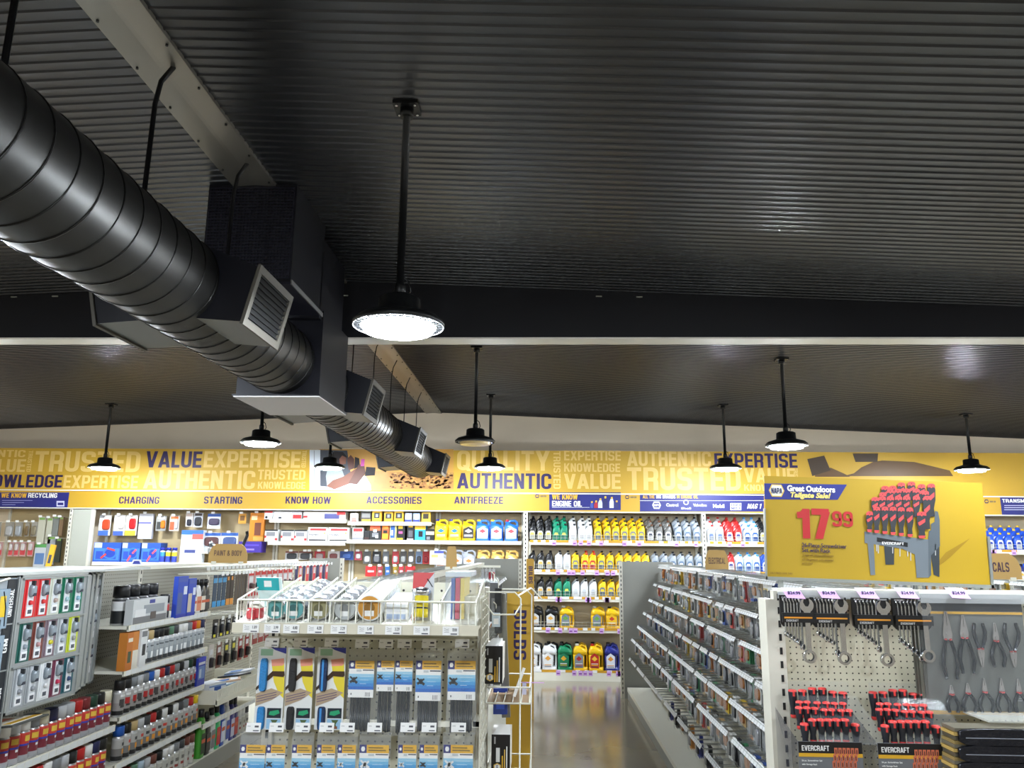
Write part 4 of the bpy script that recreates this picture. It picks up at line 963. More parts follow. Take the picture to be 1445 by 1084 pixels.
for i in range(9):
    y = 4.6+i*.3; nm, c = [('blue',(40,60,150)),('orange',(216,150,50)),('clear grey',(168,170,168)),('black',(40,40,42))][i%4]
    K.put(('sp',nm,2), smallpack(c,i%3,'carded_pack'), (1.05,y,.445), f'{nm} pack, {nth(i)} from the near end of the lowest hook row', 'packet', 'packs on the lowest hook row', rot=(0,0,-PI/2))
# strips and packs of the gondola behind the sale board
rowsof(gQ, 3.85, [(3.55,1.44)], 4.05, 9.6, -1, .2, ['top row behind the sale board'], 'packs on the gondola behind the sale board', seed=9, kn='carded_pack')
# middle gondola: hook tops seen from above
rowsof(gM, -.72, [(-1.0,1.47)], 3.4, 9.6, -1, .25, ['top row of middle gondola'], 'packs on the middle gondola', seed=5, kn='carded_pack')
for i in range(4):
    nm, c = [('silver',(200,200,204)),('silver',(200,200,204)),('red',(176,30,44)),('red',(176,30,44))][i]; p = atY(681+i*5.2,803,8.6)
    K.put(('tube',nm), pack(.03,.12,(206,206,208),[],(.05,.0,.95,.75,c),hook=.1,tag=False), p, f'{nm} tube pack, {nth(i%2)} of two {nm} ones before the far grey panel', 'packet', 'tube packs at the far end of the middle gondola')
b = MB(); b.box((-.12,.08,-.002),(.13,.12,.02),CREAMW); b.tube([(-.1,.1,.0),(-.1,0,.0)],.004,STEELW); obj('hook_bar', b, loc=atY(688,801,8.6), label='cream bar holding the tube packs before the far grey panel', cat='rail')
# right face of the middle gondola (turned away from the camera)
rowsof(gM, -.72, [(-.42,1.33),(-.42,1.08),(-.42,.83),(-.42,.55)], 3.5, 9.6, 1, .19, [f'{x} row, aisle side of middle gondola' for x in ('top','second','third','lowest')], 'bulb packs on the aisle side of the middle gondola', seed=21, kn='bulb_pack')
# ================================================================ left gondola: shelves and cans
LX = -2.95; tgL = gL
def lshelf(z, y0, y1, xl=-2.5, tagn=True):
    b = MB(); b.box((-.0,y0,z-.018),(xl-.004-LX,y1,z),CREAMW); b.box((xl-.012-LX,y0,z-.03),(xl-LX,y1,z+.006),CREAMW); obj('shelf', b, gL)
    if tagn:
        b = MB(); y = y0+.02
        while y < y1-.06: b.box((xl-LX,y,z-.028),(xl-LX+.0015,y+.058,z+.002),TAGW); y += .064
        obj('price_tag', b, gL, kind='stuff')
BAY2 = (4.96, 6.18); BAY1 = (3.74, 4.92); BAY0 = (2.5, 3.70); BAY3 = (6.22, 7.40); BAY4 = (7.44, 8.62)
ZS = [1.175,.916,.653,.39]
for z in ZS: lshelf(z, *BAY2)
for z in (.62,.36): lshelf(z, *BAY1); lshelf(z, *BAY0)
for z in (.36,): lshelf(z, *BAY3)
def cans(items, z, y0, y1, shelf, spec, x=-2.548, grp=None):
    n = len(items); st = (y1-y0)/n
    names = {}
    for i, it in enumerate(items): names.setdefault(it, []).append(i)
    for i, capn in enumerate(items):
        key, kw, noun = spec(i, capn); same = names[capn]; j = same.index(i)
        w = f'{capn} capped {noun}, ' + ('the only one' if len(same) == 1 else f'{nth(j)} of {len(same)} from near end') + f', {shelf}'
        K.put(('can',key,capn), canf(cap=CAPS[capn], **kw), (x, y0+st*(i+.5), z), w, 'can', grp or f'spray cans on {shelf}', rot=(0,0,random.uniform(-.3,.3)))
CAPS = {'black':(22,22,24),'tan':(196,170,120),'white':(232,232,230),'grey':(130,134,138),'silver':(190,192,196),'red':(190,36,36),'orange':(226,140,30),'navy':(30,34,80),'blue':(30,90,180),'green':(90,130,104),
 'dark green':(24,60,44),'cream':(226,220,196),'brown':(120,70,60),'yellow':(236,200,30),'dark grey':(70,72,76),'pale blue':(170,190,206),'maroon':(120,30,36)}
def sp_clear(i, c): return 'clear', dict(body=(150,156,160), band=(166,172,176), top=(206,208,208), r=.034, h=.205, foot=(60,62,64), patch=[((236,238,238),.25,.5,-.5,.2),((90,94,98),.7,.76,-.7,.6)]), 'silver can'
def sp_gray(i, c): return ('gr', i % 3 == 0), dict(body=(150,146,144), band=(172,170,168), top=(206,206,206), r=.034, h=.205, foot=(30,30,32), patch=[((176,40,40) if i % 3 else (70,66,66),.42,.66,-.7,.3),((60,56,56),.34,.42,-.5,.5),((230,230,230),.74,.84,-.6,.6)]), 'grey can'
def sp_orange(i, c): return ('or', i % 2), dict(body=(120,118,116), band=(176,174,170), top=(196,196,196), r=.034, h=.2, foot=(34,34,36), patch=[((226,150,50),.3,.5,-.5,.3),((200,60,50) if i % 2 else (60,60,64),.62,.74,-.6,.5)]), 'orange can'
def sp_white(i, c): return 'wh', dict(body=(196,194,186), band=(184,182,174), top=(206,206,200), r=.034, h=.2, patch=[((150,60,56),.3,.42,-.6,.4),((110,108,104),.55,.7,-.5,.5)]), 'white can'
def sp_red(i, c): return 'rd', dict(body=(120,40,54), band=(200,60,52), top=(206,70,58), r=.036, h=.205, caph=.06, foot=(160,160,164), line=(50,60,170), patch=[((230,190,70),.66,.84,-.7,.3),((226,226,230),.42,.5,-.1,.35)]), 'red can'
# bay 2
cans(['black']*4, 1.175, 5.0, 5.5, 'middle bay top shelf', lambda i, c: ('big', dict(body=(40,42,44), band=(236,236,236), top=(50,52,54), r=.05, h=.235, caph=.07, capr=.049), 'wide tub'), x=-2.62, grp='wide black capped tubs')
cans(['black','black','white','silver','tan','black','black','black','green','dark grey','white','white','grey','red','orange','navy'], .916, 5.0, 6.16, 'middle bay second shelf', sp_clear)
cans(['black','black','grey','silver','grey','blue','white','red','navy','red','grey','black','silver','dark green','black','grey'], .653, 4.98, 6.16, 'middle bay third shelf', sp_gray)
cans(['blue','black','tan','silver','dark grey','red','black','white','black','white','dark grey','grey','red','yellow'], .39, 5.02, 6.16, 'middle bay fourth shelf', sp_orange)
cans(['white','white','maroon','green','pale blue','silver','brown','black','white','white','grey','dark grey','brown','brown'], .124, 4.98, 6.16, 'middle bay bottom shelf', sp_white)
cans(['black','dark grey','white','silver','white','grey','cream','navy','silver','silver','red','maroon','dark green','black','cream'], .62, 3.76, 4.9, 'upper shelf under wiper rack', sp_red)
cans(['black','maroon','cream','cream','black','navy','red','white','grey','silver','black','red','white','navy','black'], .36, 3.76, 4.9, 'lower shelf under wiper rack', sp_red)
cans(['red','black','white','grey','navy','black','maroon','cream','white','black'], .124, 3.9, 4.9, 'bottom deck under wiper rack', sp_red)
# blue four packs beside the grey cans and other cartons of the bay
def ybox(Y0, Y1, z, h, x, d, face, patches, lab, cat, group=None, name='carton'):
    """box whose printed front faces the aisle (+x)"""
    o = carton(Y1-Y0, h, d, face, patches, None, name)(); o.location = (x, (Y0+Y1)/2, z); o.rotation_euler = (0,0,PI/2); return props(o, lab, cat, group)
for i in range(4): ybox(5.62+i*.14, 5.755+i*.14, .654, .20, -2.503, .06, (40,60,170), [(0,.86,1,1,(50,60,190)),(.1,.75,.9,.84,(220,220,230)),(.12,.25,.88,.7,(110,140,200)),(.2,.3,.45,.6,(190,205,225))], f'blue boxed spray set, {nth(i)} from the near end of the third shelf', 'box', 'blue boxed spray sets') if i > 2 else None
ybox(5.0,5.46,1.176,.15,-2.506,.05,(206,208,208),[(.02,.02,.98,.3,(120,120,122)),(.3,.4,.9,.75,(150,156,162)),(.45,.8,.6,.95,(60,70,150)),(.05,.3,.35,.6,(226,226,226)),(.5,.15,.65,.45,(90,80,76))],'grey printed carton with a car drawing before the wide black tubs','box')
K.put(('rc',), canf((44,46,48),(24,24,26),(210,120,120),h=.16,band=(200,60,60),r=.033), (-2.55,5.51,1.176), 'short black can with a red dot beside the blue kits', 'can')
for i, (y0, y1) in enumerate(((5.56,5.72),(5.73,5.86))): ybox(y0,y1,1.176,.275-.02*i,-2.49,.03,(36,70,180),[(.05,.86,.95,.97,(60,84,170)),(.05,.1,.5,.6,((70,90,150),(200,190,170))[i]),(.6,.55,.92,.75,(220,226,240)),(0,0,1,.08,(24,50,170))],f'tall blue repair kit card, {("near","far")[i]} one on the top shelf','packet','tall blue repair kits')
def polish(body, label, cap, w_=.05, h=.24):
    def f():
        t = thing('polish_bottle','',''); m = M(body,.3); b = MB()
        b.loft([(0,0,0,w_,.03),(.01,0,0,w_,.03),(h*.6,0,0,w_,.03),(h*.78,0,0,w_*.6,.026),(h*.84,0,0,.018,.018)], m); obj('body', b, t)
        b = MB(); c = M(cap,.4); b.lathe([(.022,h*.84,c),(.02,h,c)],(0,0,0),12); obj('cap', b, t)
        b = MB(); b.poly([(-w_*.8,-.0315,h*.08),(w_*.8,-.0315,h*.08),(w_*.8,-.0315,h*.5),(-w_*.8,-.0315,h*.5)], M(label,.5)); b.poly([(-w_*.7,-.032,h*.3),(w_*.7,-.032,h*.3),(w_*.7,-.032,h*.38),(-w_*.7,-.032,h*.38)], M((200,90,50),.5)); obj('label', b, t); return t
    return f
for i, (y, bc, lc) in enumerate(((5.91,(30,30,32),(222,214,200)),(5.99,(226,226,224),(214,140,110)),(6.07,(36,36,38),(222,214,200)),(6.14,(30,30,32),(60,60,62)))):
    K.put(('pb',bc,lc), polish(bc,lc,(20,20,20) if i != 0 else (236,236,236)), (-2.545,y,1.176), ['black bottle with white cap','white bottle with rusty label','black bottle with cream label','plain black bottle'][i]+' on the top shelf beside the blue kits', 'bottle', 'polish bottles on the top can shelf', rot=(0,0,PI/2))
ybox(4.955,5.10,.917,.22,-2.50,.05,(206,128,50),[(0,0,.5,1,(196,112,40)),(.55,0,1,.5,(226,220,206)),(.15,.2,.4,.5,(70,84,60)),(.1,.75,.45,.85,(240,230,210))],'orange brown pouch at the near end of the second shelf','packet')
ybox(5.12,5.2,.917,.225,-2.495,.02,(226,228,228),[(.3,.3,.8,.6,(40,42,46)),(.1,.8,.9,.95,(120,122,126))],'white card with black clamp print beside the orange pouch','packet')
# bay 3: strips, bags, basket of magazines, bottles
def ypack(Y, z, x, w_, h, c, pt, bub, lab, grp, key, **k):
    return K.put(('yp',key), pack(w_,h,c,pt,bub,hook=.3,**k), (x,Y,z), lab, 'packet', grp, rot=(0,0,PI/2))
G6 = 'packs hanging in the bay beyond the spray cans'
for i in range(3): ypack(6.28+i*.09,1.44,-2.52,.07,.24,(34,60,84),[(0,.75,1,.9,(70,150,200)),(0,0,1,.18,(50,150,210))],None,f'dark blue strip pack, {nth(i)} from the near end beyond the spray cans',G6,'bs')
for i in range(2): ypack(6.55+i*.08,1.44,-2.52,.07,.24,(44,34,30),[(.1,.8,.6,.92,(220,150,70)),(0,0,1,.2,(226,150,60))],None,f'brown strip pack with orange foot, {nth(i)} of two',G6,'os')
for i in range(4): ypack(6.72+i*.07,1.44,-2.52,.06,.25,(96,84,72),[(.3,.1,.7,.9,(70,62,56))],None,f'long bronze strip, {nth(i)} from near end, beyond the orange footed packs',G6,'ls',clear=False)
for r in range(2):
    for i in range(8):
        nm = 'upper' if r == 0 else 'lower'
        ypack(7.0+i*.155,1.45-r*.17,-2.50,.13,.15,(206,196,196),[(0,.76,1,1,(206,40,40)),(0,0,.06,.8,(206,60,60)),(.94,0,1,.8,(206,60,60)),(.15,.4,.85,.68,(226,226,226))],(.2,.04,.8,.36,(60,30,30)),f'red topped clear bag, {nth(i)} from near end, {nm} red row','red topped bags on the left gondola','rb')
for i in range(10):
    nm = ['navy','red'][i%2]
    ypack(8.3+i*.13,1.47,-2.50,.09,.22,((40,34,80),(214,70,80))[i%2],[(.1,.6,.9,.9,(226,210,214) if i%2 else (60,56,110)),(.3,.1,.7,.25,(220,170,110))],None,f'{nm} slim pack, {nth(i//2)} of five {nm} ones before the far end panel','slim packs before the far end panel',('nv',i%2))
for i in range(7): ypack(6.3+i*.13,1.11,-2.50,.10,.14,(26,26,28),[(.3,.5,.8,.8,(200,200,204)),(.2,.05,.6,.2,(220,210,50))],(.1,.2,.6,.7,(50,50,54)),f'black glove pack, {nth(i)} from the near end of the middle hook row',G6,'gl')
for i in range(6): ypack(6.26+i*.15,.93,-2.50,.09,.19,(((206,200,196),(120,70,60),(30,30,30),(40,50,40),(150,30,36),(150,30,36))[i]),[(.2,.6,.8,.8,(210,200,60) if i in (2,3) else (220,220,224))],(.2,.1,.8,.5,(50,44,44)),f'{["white","brown","first black","olive black","first dark red","second dark red"][i]} pack of the lower hook row over the magazine basket',G6,('mx',i),bd=.03)
for i in range(5): ypack(7.2+i*.15,.98,-2.50,.12,.15,(150,40,44),[(.1,.3,.9,.6,(200,190,190))],None,f'dark red bag, {nth(i)} from the near end behind the basket of packets','dark red bags on the left gondola','drb')
t = thing('wire_basket','cream slotted basket shelf of packets beyond the spray cans','basket',(-2.5,0,0)); b = MB()
b.box((-.4,6.24,.50),(.08,7.38,.515),CREAMW); b.box((.07,6.24,.49),(.085,7.38,.53),CREAMW)
b.box((-.4,6.24,.515),(.08,6.25,.60),CREAMW); b.box((-.4,7.37,.515),(.08,7.38,.60),CREAMW); obj('tray', b, t)
b = MB(); y = 6.25
while y < 7.37: b.box((.078,y,.53),(.083,y+.012,.60),CREAMW); y += .026
b.box((.077,6.24,.597),(.084,7.38,.605),CREAMW); obj('slotted_front', b, t)
ybox(6.27,6.45,.516,.12,-2.47,.14,(232,234,238),[(.3,.15,.7,.8,(50,90,170)),(0,.8,1,.9,(120,150,200))],'white box with blue letters at the near end of the slotted basket','box').rotation_euler = (0,0,R(70))
for i, (y, c, rz) in enumerate(((6.62,(206,214,222),.3),(6.78,(150,180,206),-.2),(6.93,(226,190,160),.4),(7.1,(60,62,66),-.3),(7.22,(196,200,204),.1))):
    b = MB(); b.box((-.11,-.08,0),(.11,.08,.012),M(c,.35)); b.box((-.08,-.05,.012),(.02,.03,.0135),M((50,110,180),.5)); b.box((.03,-.06,.012),(.09,.06,.0135),M((230,230,230),.5))
    obj('packet', b, loc=(-2.62,y,.53+.016*i), rot=(0,R(-8),rz), label=f'{["white","blue","pinkish","black","silver"][i]} flat packet lying in the slotted basket', cat='packet', group='flat packets in the slotted basket')
cans(['white','white','dark grey'], .124, 7.0, 7.25, 'beyond the tall bottles', sp_white)
for i, (y, bc, lc, h) in enumerate(((6.28,(70,150,50),(40,60,36),.27),(6.38,(30,32,34),(60,62,60),.24),(6.47,(214,218,216),(120,122,124),.25),(6.57,(60,190,120),(200,60,60),.25),(6.66,(40,80,180),(210,220,240),.29),(6.76,(220,222,224),(70,90,170),.27),(6.86,(60,60,140),(200,200,220),.26),(6.94,(40,44,110),(180,60,60),.25))):
    K.put(('cb',i), polish(bc,lc,(24,24,26) if i != 5 else (230,230,232),w_=.042,h=h), (-2.545,y,.362 if False else .124), f'{["bright green","black","silver","mint green","tall blue","white","violet","navy"][i]} bottle on the bottom shelf beyond the spray cans', 'bottle', 'bottles on the bottom shelf beyond the spray cans', rot=(0,0,PI/2), scale=(1.1,1,1.25))
# tags along the top edge of the left gondola
for y0, y1 in ((6.2,7.4),(7.42,8.6),(8.62,9.7)):
    b = MB(); y = y0
    while y < y1: b.box((.385,y,1.478),(.39,y+.05,1.505),TAGW); b.tube([(0,y+.025,1.49),(.385,y+.025,1.50)],.0025,STEELW,4); y += .085
    obj('tag_strip', b, gL, kind='stuff')
# wiper racks
ALU = M((178,182,182), .35, .6, name='aluminium frame'); BLSG = M((150,160,168), .25, .2, name='blister silver'); DKB = M((30,34,40), .4)
t0 = thing('wiper_rack','grey framed flip rack of wiper refills on the left gondola','rack',(-2.4,0,0))
def wpanel(x, y0, y1, z0, z1, full):
    x += 2.4
    o = obj('rack_panel', MB().box((x-.012,y0,z0),(x,y1,z1),M((150,152,150),.5)), t0)
    b = MB()
    for q in (((x-.014,y1-.022,z0),(x+.008,y1,z1)),((x-.014,y0,z0),(x+.008,y0+.012,z1)),((x-.014,y0,z1-.012),(x+.008,y1,z1)),((x-.014,y0,z0),(x+.008,y1,z0+.012))): b.box(*q,ALU)
    obj('panel_frame', b, o); return o
def blister(c, c2):
    b = MB(); w_, h = .066, .165
    b.box((-w_/2,-.003,-h),(w_/2,0,0),M(c,.5)); b.box((-w_*.36,-.0036,-h),(w_*.36,-.003,-h*.04),M((206,210,214),.4))
    b.loft([(0,0,0,.021,.03),(.02,0,0,.012,.024)], BLSG, 10, .6, Matrix.Translation((0,-.003,-h*.3)) @ Matrix.Rotation(PI/2,4,'X'))
    b.loft([(0,0,0,.012,.012),(.012,0,0,.008,.008)], M(c2,.3,.2), 8, .7, Matrix.Translation((0,-.004,-h*.63)) @ Matrix.Rotation(PI/2,4,'X'))
    b.box((-.006,-.02,-h*.2),(.006,-.004,-h*.02),DKB); b.box((-.011,-.0235,-h*.44),(.011,-.019,-h*.36),M((40,44,60),.5)); b.box((-.022,-.006,-h*.98),(.022,-.0036,-h*.76),M((236,236,238),.5)); b.box((-.014,-.0066,-h*.93),(.014,-.006,-h*.82),M((70,74,84),.5))
    return b.mesh('wiper_refill')
BL = {}
def bl(c, c2):
    if (c, c2) not in BL: BL[c, c2] = blister(c, c2)
    return BL[c, c2]
HC = [[(206,40,44),(206,40,44),(206,210,196),(20,110,80),(20,110,80)],[(30,90,80),(120,60,50),(130,110,120),(170,175,178),(196,206,60)],[(160,164,168),(160,164,168),(226,228,230),(120,60,80),(40,90,100)]]
P0 = wpanel(-2.4,3.70,4.28,.905,1.515,1)
RNm = ['top','middle','bottom']
for r in range(3):
    for c in range(5):
        y = 3.79+c*.098; hc = HC[r][c]; c2 = [(216,50,56),(216,60,60),(190,170,160),(170,200,206),(150,190,210)][c] if r == 0 else [(150,160,170),(196,150,150),(220,210,60),(170,180,190),(160,160,150)][c] if r == 1 else [(150,154,160),(150,154,160),(230,230,230),(210,50,90),(60,80,120)][c]
        z = 1.492-r*.197
        obj('wiper_refill', bl(hc,c2), None, loc=(-2.398+.001,y,z), rot=(0,0,PI/2), label=f'wiper refill, {nth(c)} from left, {RNm[r]} row of the front rack panel', cat='packet', group='wiper refills on the front rack panel')
    b = MB(); b.box((.0,3.72,1.492-r*.197+.003),(.012,4.26,1.492-r*.197+.010),ALU); obj('rail', b, t0)
    b = MB(); 
    for c in range(5): b.box((.0005,3.745+c*.098,1.492-r*.197-.172),(.002,3.838+c*.098,1.492-r*.197+.004),M(HC[r][c],.5))
    obj('backing_card', b, t0)
for k, (x, y1, cs) in enumerate(((-2.47,4.42,(206,44,46)),(-2.54,4.58,(120,50,54)),(-2.61,4.75,(160,164,168)),(-2.66,4.90,(150,154,160)))):
    wpanel(x, 3.85+.1*k, y1, .89-.01*k, 1.505, 0)
    for r in range(3):
        col = cs if r == 0 else [(40,60,150),(206,200,180),(170,174,178),(150,154,160)][k]
        obj('wiper_refill', bl(col,(190,190,196)), None, loc=(x+.002,y1-.075,1.482-r*.197), rot=(0,0,PI/2), label=f'wiper refill at the edge of the {nth(k+1)} rack panel, {RNm[r]} row', cat='packet', group='wiper refills on the rear rack panels')
# near panels with vehicle headings
for k, (y0, y1, wd, zz) in enumerate(((3.30,3.50,'FORD',1.50),(3.52,3.69,'UNIVERSAL',1.50))):
    o = obj('rack_panel', MB().box((-.012,y0,.78),(.0,y1,1.505),M((150,156,160),.5)), t0)
    b = MB(); b.box((.0,y1-.07,.78),(.004,y1-.006,1.50),DKB); b.box((-.004,y1-.006,.78),(.01,y1+.002,1.51),ALU); b.box((-.002,y0,.78),(.006,y0+.008,1.51),ALU)
    for z in (1.30,1.10,.92): b.box((-.002,y0,z),(.006,y1,z+.006),ALU)
    obj('header_strip', b, o)
    for word_, za, zb in ((wd,1.335,1.455) if k else (wd,1.38,1.45),(('GM' if k else 'FORD'),1.18,1.24),('GM',.98,1.03)):
        text(word_, (.0045,y1-.055,za), (.0045,y1-.022,zb), WHITE, o, face='+x', turn=90, bold=.02)
    for r in range(3):
        b = MB(); b.box((0,0,-.17),(.02,.075,0),M((150,170,186),.2,.1)); b.box((.02,.012,-.12),(.022,.05,-.03),M((226,190,40),.5) if r == 0 else M((60,84,130),.5)); b.box((.02,.01,-.16),(.023,.03,-.13),DKB); b.tube([(.02,.06,-.16),(.024,.05,-.08),(.02,.03,-.01)],.003,DKB,4)
        obj('wiper_pack', b, None, loc=(-2.398,y0+.02,1.46-r*.2), label=f'wiper blade pack on the {("FORD","UNIVERSAL")[k]} rack panel, {RNm[r]} one', cat='packet', group='wiper blade packs by the vehicle headings')
b = MB(); b.tube([(.02,3.45,.6),(.02,3.45,1.48),(.02,3.6,1.505)],.005,STEELW,6); b.tube([(.02,3.1,1.02),(.02,3.45,1.02)],.004,STEELW,6); obj('wire_guard', b, t0)
b = MB(); b.box((-.55,3.0,1.516),(.012,4.93,1.53),M((196,200,196),.4)); obj('top_cap', b, t0)
b = MB(); T = Matrix.Rotation(R(-6),4,'Y'); b.box((-.26,-.15,0),(.12,.12,.008),M((90,92,92),.4,.4),T); b.box((-.22,-.13,.008),(.1,.1,.012),M((228,222,206),.5),T); b.box((-.17,-.09,.012),(.0,.05,.0126),M((190,110,80),.5),T); b.box((.06,-.13,.012),(.1,.1,.0127),YEL,T)
obj('catalogue_tray', b, loc=(-2.47,3.86,.845), label='flat tray with a printed yellow edged catalogue under the wiper rack', cat='tray')
t = thing('easel', 'x', 'x'); bpy.data.objects.remove(t)
b = MB(); b.prism([(-.045,0),(.045,0),(.027,.04),(-.027,.04)],(-.003,.003),M((230,232,240),.5)); b.prism([(-.03,.008),(.03,.008),(.018,.03),(-.018,.03)],(-.004,-.003),M((60,70,160),.5)); obj('small_sign', b, loc=(-2.95,atX(193,794,-2.95).y,1.518), label='small white and blue trapezoid badge on the left gondola top', cat='sign')
# ================================================================ centre endcap
EY = 2.92; EX0, EX1 = -.925, -.225
ec = thing('endcap', 'cream pegboard endcap of cable ties with a wire basket on top', 'shelving', (0, EY, 0))
b = MB(); b.box((EX0,0,.1),(EX1,.012,1.50),PEGX); obj('pegboard', b, ec)
b = MB(); b.box((EX0,-.004,1.35),(EX1,-.0005,1.535),pegmat((226,222,202),(0,2),name='basket back board',pitch=.0254*1.333,rad=.0042)); obj('upper_board', b, ec)
for x in (EX0-.02, EX1+.02):
    b = MB(); upright(b, x, -.012, 0, 1.52, .035, .05); obj('upright', b, ec)
b = MB(); b.box((EX0-.04,-.38,0),(EX1+.04,.05,.12),CREAMW); obj('base', b, ec)
b = MB(); b.box((EX0-.035,-.365,1.410),(EX1+.03,0,1.419),BEIGE); b.box((EX0-.035,-.372,1.392),(EX1+.03,-.36,1.422),BEIGE); obj('shelf', b, ec)
b = MB(); b.box((EX0-.02,-.145,1.083),(EX1+.02,-.135,1.10),CREAMW); b.box((EX0-.02,-.145,1.085),(EX0,0,1.1),CREAMW); b.box((EX1,-.145,1.085),(EX1+.02,0,1.1),CREAMW); obj('crossbar', b, ec)
b = MB(); b.tube([(EX0-.01,-.11,1.352),(EX1+.01,-.11,1.352)],.004,STEELW,6); obj('crossbar', b, ec)
# shelf price tags
def ptag(par, x, y, z, w_=.05, h=.03, price='2.99'):
    o = obj('price_tag', MB().box((x-w_/2,y,z-h/2),(x+w_/2,y+.001,z+h/2),WHITE), par)
    b = MB(); b.box((x+.0,y-.0006,z-h*.4),(x+w_*.4,y,z-h*.28),PRINTG)
    for i in range(3): b.tube([(x-w_*.4,y-.0004,z+.008-i*.006),(x-w_*.25,y-.0004,z+.004-i*.004),(x-w_*.1,y-.0004,z+.006-i*.005)],.0005,PRINTG,3)
    obj('print', b, o); text(price,(x+w_*.1,y-.0004,z-.001),(x+w_*.38,y-.0004,z+.008),PRINTG,o,bold=0)
for px, pr_ in ((354,'1.89'),(384,'3.99'),(411,'4.49'),(445,'4.29'),(478,'3.29'),(516,'5.49'),(555,'3.29'),(595,'16.99'),(636,'129.99')):
    p = atY(px,886,EY-.375); ptag(ec, p.x, -.375, 1.406, .05, .026, pr_)
# basket
bk_ = thing('wire_basket','cream wire basket with dividers on the endcap shelf','basket',(0,EY,0))
FY = -.355; b = MB(); bx0, bx1 = EX0-.028, EX1+.02; zb, zf, zr = 1.422, 1.49, 1.548
def grid_front(b):
    n = 32
    for i in range(n+1): x = bx0+(bx1-bx0)*i/n; b.tube([(x,FY,zb),(x,FY,zf)],.0016,STEELW,4)
    for z, r in ((zb,.0028),(zf,.003)): b.tube([(bx0,FY,z),(bx1,FY,z)],r,STEELW,5)
grid_front(b); obj('front_grid', b, bk_)
DIV = [bx0]+[atY(px,875,EY+FY).x for px in (376,404,435,465,502,537,582,622)]+[bx1]
for i, x in enumerate(DIV):
    b = MB(); b.tube([(x,FY,zb),(x,FY,zf),(x,-.012,zr),(x,-.012,zb+.04)],.003,STEELW,5); b.tube([(x,FY,zb+.001),(x,-.012,zb+.04)],.003,STEELW,5)
    for k in range(1,13): y = FY+(FY*-1-.012)*k/13; f = k/13; b.tube([(x,y,zb+.04*f),(x,y,zf+(zr-zf)*f)],.0016,STEELW,4)
    obj('divider', b, bk_)
b = MB(); b.poly([(bx0,FY,zb+.001),(bx1,FY,zb+.001),(bx1,-.012,zb+.041),(bx0,-.012,zb+.041)],M((236,234,224),.5)); b.poly([(bx0,FY,zb),(bx1,FY,zb),(bx1,-.012,zb+.04),(bx0,-.012,zb+.04)][::-1],BEIGE); obj('floor_panel', b, bk_)
slope = math.atan2(.04,.343)
def roll(r, L, face, body, foil=False):
    def f():
        t = thing('tape_roll','',''); b = MB(); n = 3 if foil else 1; pr = []
        bm = M(body,.22,.75 if foil else 0,name='roll wrap',bump=.9 if foil else 0,nscale=60,noise=.3 if foil else 0)
        b.lathe([(r*.9,0,bm),(r,.004,bm),(r*(1 if not foil else .985),L*.5,bm),(r,L-.004,bm),(r*.9,L,bm)],(0,0,0),24,'y'); obj('roll', b, t)
        b = MB(); fm = M(face,.3); b.lathe([(r*.86,-.0015,fm),(r*.86,.0,fm)],(0,0,0),24,'y'); b.lathe([(r*.4,-.002,M(tuple(int(c*.7) for c in face),.4)),(r*.4,-.0015,fm)],(0,0,0),16,'y'); b.box((-r*.35,-.003,-r*.6),(r*.35,-.002,-r*.2),WHITE); obj('face_label', b, t)
        return t
    return f
LN = [(387,4,'teal faced','first',(90,150,150),.033,.05),(413,5,'teal faced','second',(96,156,158),.036,.052),(448,4,'olive faced','third',(150,146,110),.037,.052),(485,3,'silver faced','fourth',(176,180,180),.038,.055)]
for px, n, nm, ln, c, r, L in LN:
    x = atY(px,863,EY+FY+.01).x
    for i in range(n):
        y = FY+.02+i*(L+.006); z = zb+.003+math.tan(slope)*(y-FY)+r
        K.put(('roll',nm,r), roll(r,L,c,(196,198,200),True), (x+i*.004,EY+y,z+.003*i), f'{nm} foil wrapped tape roll, {nth(i)} from the front in the {ln} roll lane', 'tape roll', 'foil wrapped tape rolls in the basket', rot=(slope*1.4,0,R(-4*(i%2))))
x = atY(521,863,EY+FY+.01).x
for i in range(13):
    y = FY+.012+i*.0235; z = zb+.003+math.tan(slope)*(y-FY)+.043
    K.put(('wr',i == 0), roll(.042,.017,(206,150,70) if i == 0 else (236,238,240),(236,240,244)), (x,EY+y,z), ('front white tape roll with an orange and yellow label' if i == 0 else f'thin white tape roll, {nth(i)} from the front in the long white stack'), 'tape roll', 'white tape rolls in the basket', rot=(slope,0,0))
b = MB(); rdm = M((196,70,76),.3); b.lathe([(.022,0,rdm),(.022,.03,M((232,228,214),.4)),(.022,.045,M((232,228,214),.4))],(0,0,0),18); obj('tape_roll', b, loc=(atY(362,865,2.62).x,2.625,1.434), rot=(slope,0,0), label='small red tape roll with a cream top at the left of the basket', cat='tape roll')
b = MB(); b.lathe([(.018,0,rdm),(.018,.022,rdm)],(0,0,0),16,'x'); obj('tape_roll', b, loc=(atY(350,870,2.6).x,2.6,1.446), label='dark red tape roll lying on its side in the left corner', cat='tape roll')
b = MB(); T = Matrix.Rotation(R(25),4,'X'); b.box((-.045,0,0),(.04,.004,.11),M((206,228,226),.3),T); b.box((-.045,-.001,.065),(.03,0,.11),M((20,160,166),.4),T); b.box((-.02,-.002,.078),(.005,-.001,.1),WHITE,T); obj('carded_tape', b, loc=(atY(390,830,2.8).x,2.77,1.452), label='clear pack with turquoise header leaning in the first lane', cat='packet')
o = carton(.075,.05,.2,(240,240,240),[(.1,.05,.9,.35,(170,186,214)),(.1,.5,.9,.9,(226,228,232))],None,'pad_box')(); o.location = (atY(559,870,2.62).x,2.62,1.431); o.rotation_euler = (slope,0,0); props(o,'flat white box right of the white tape rolls','box')
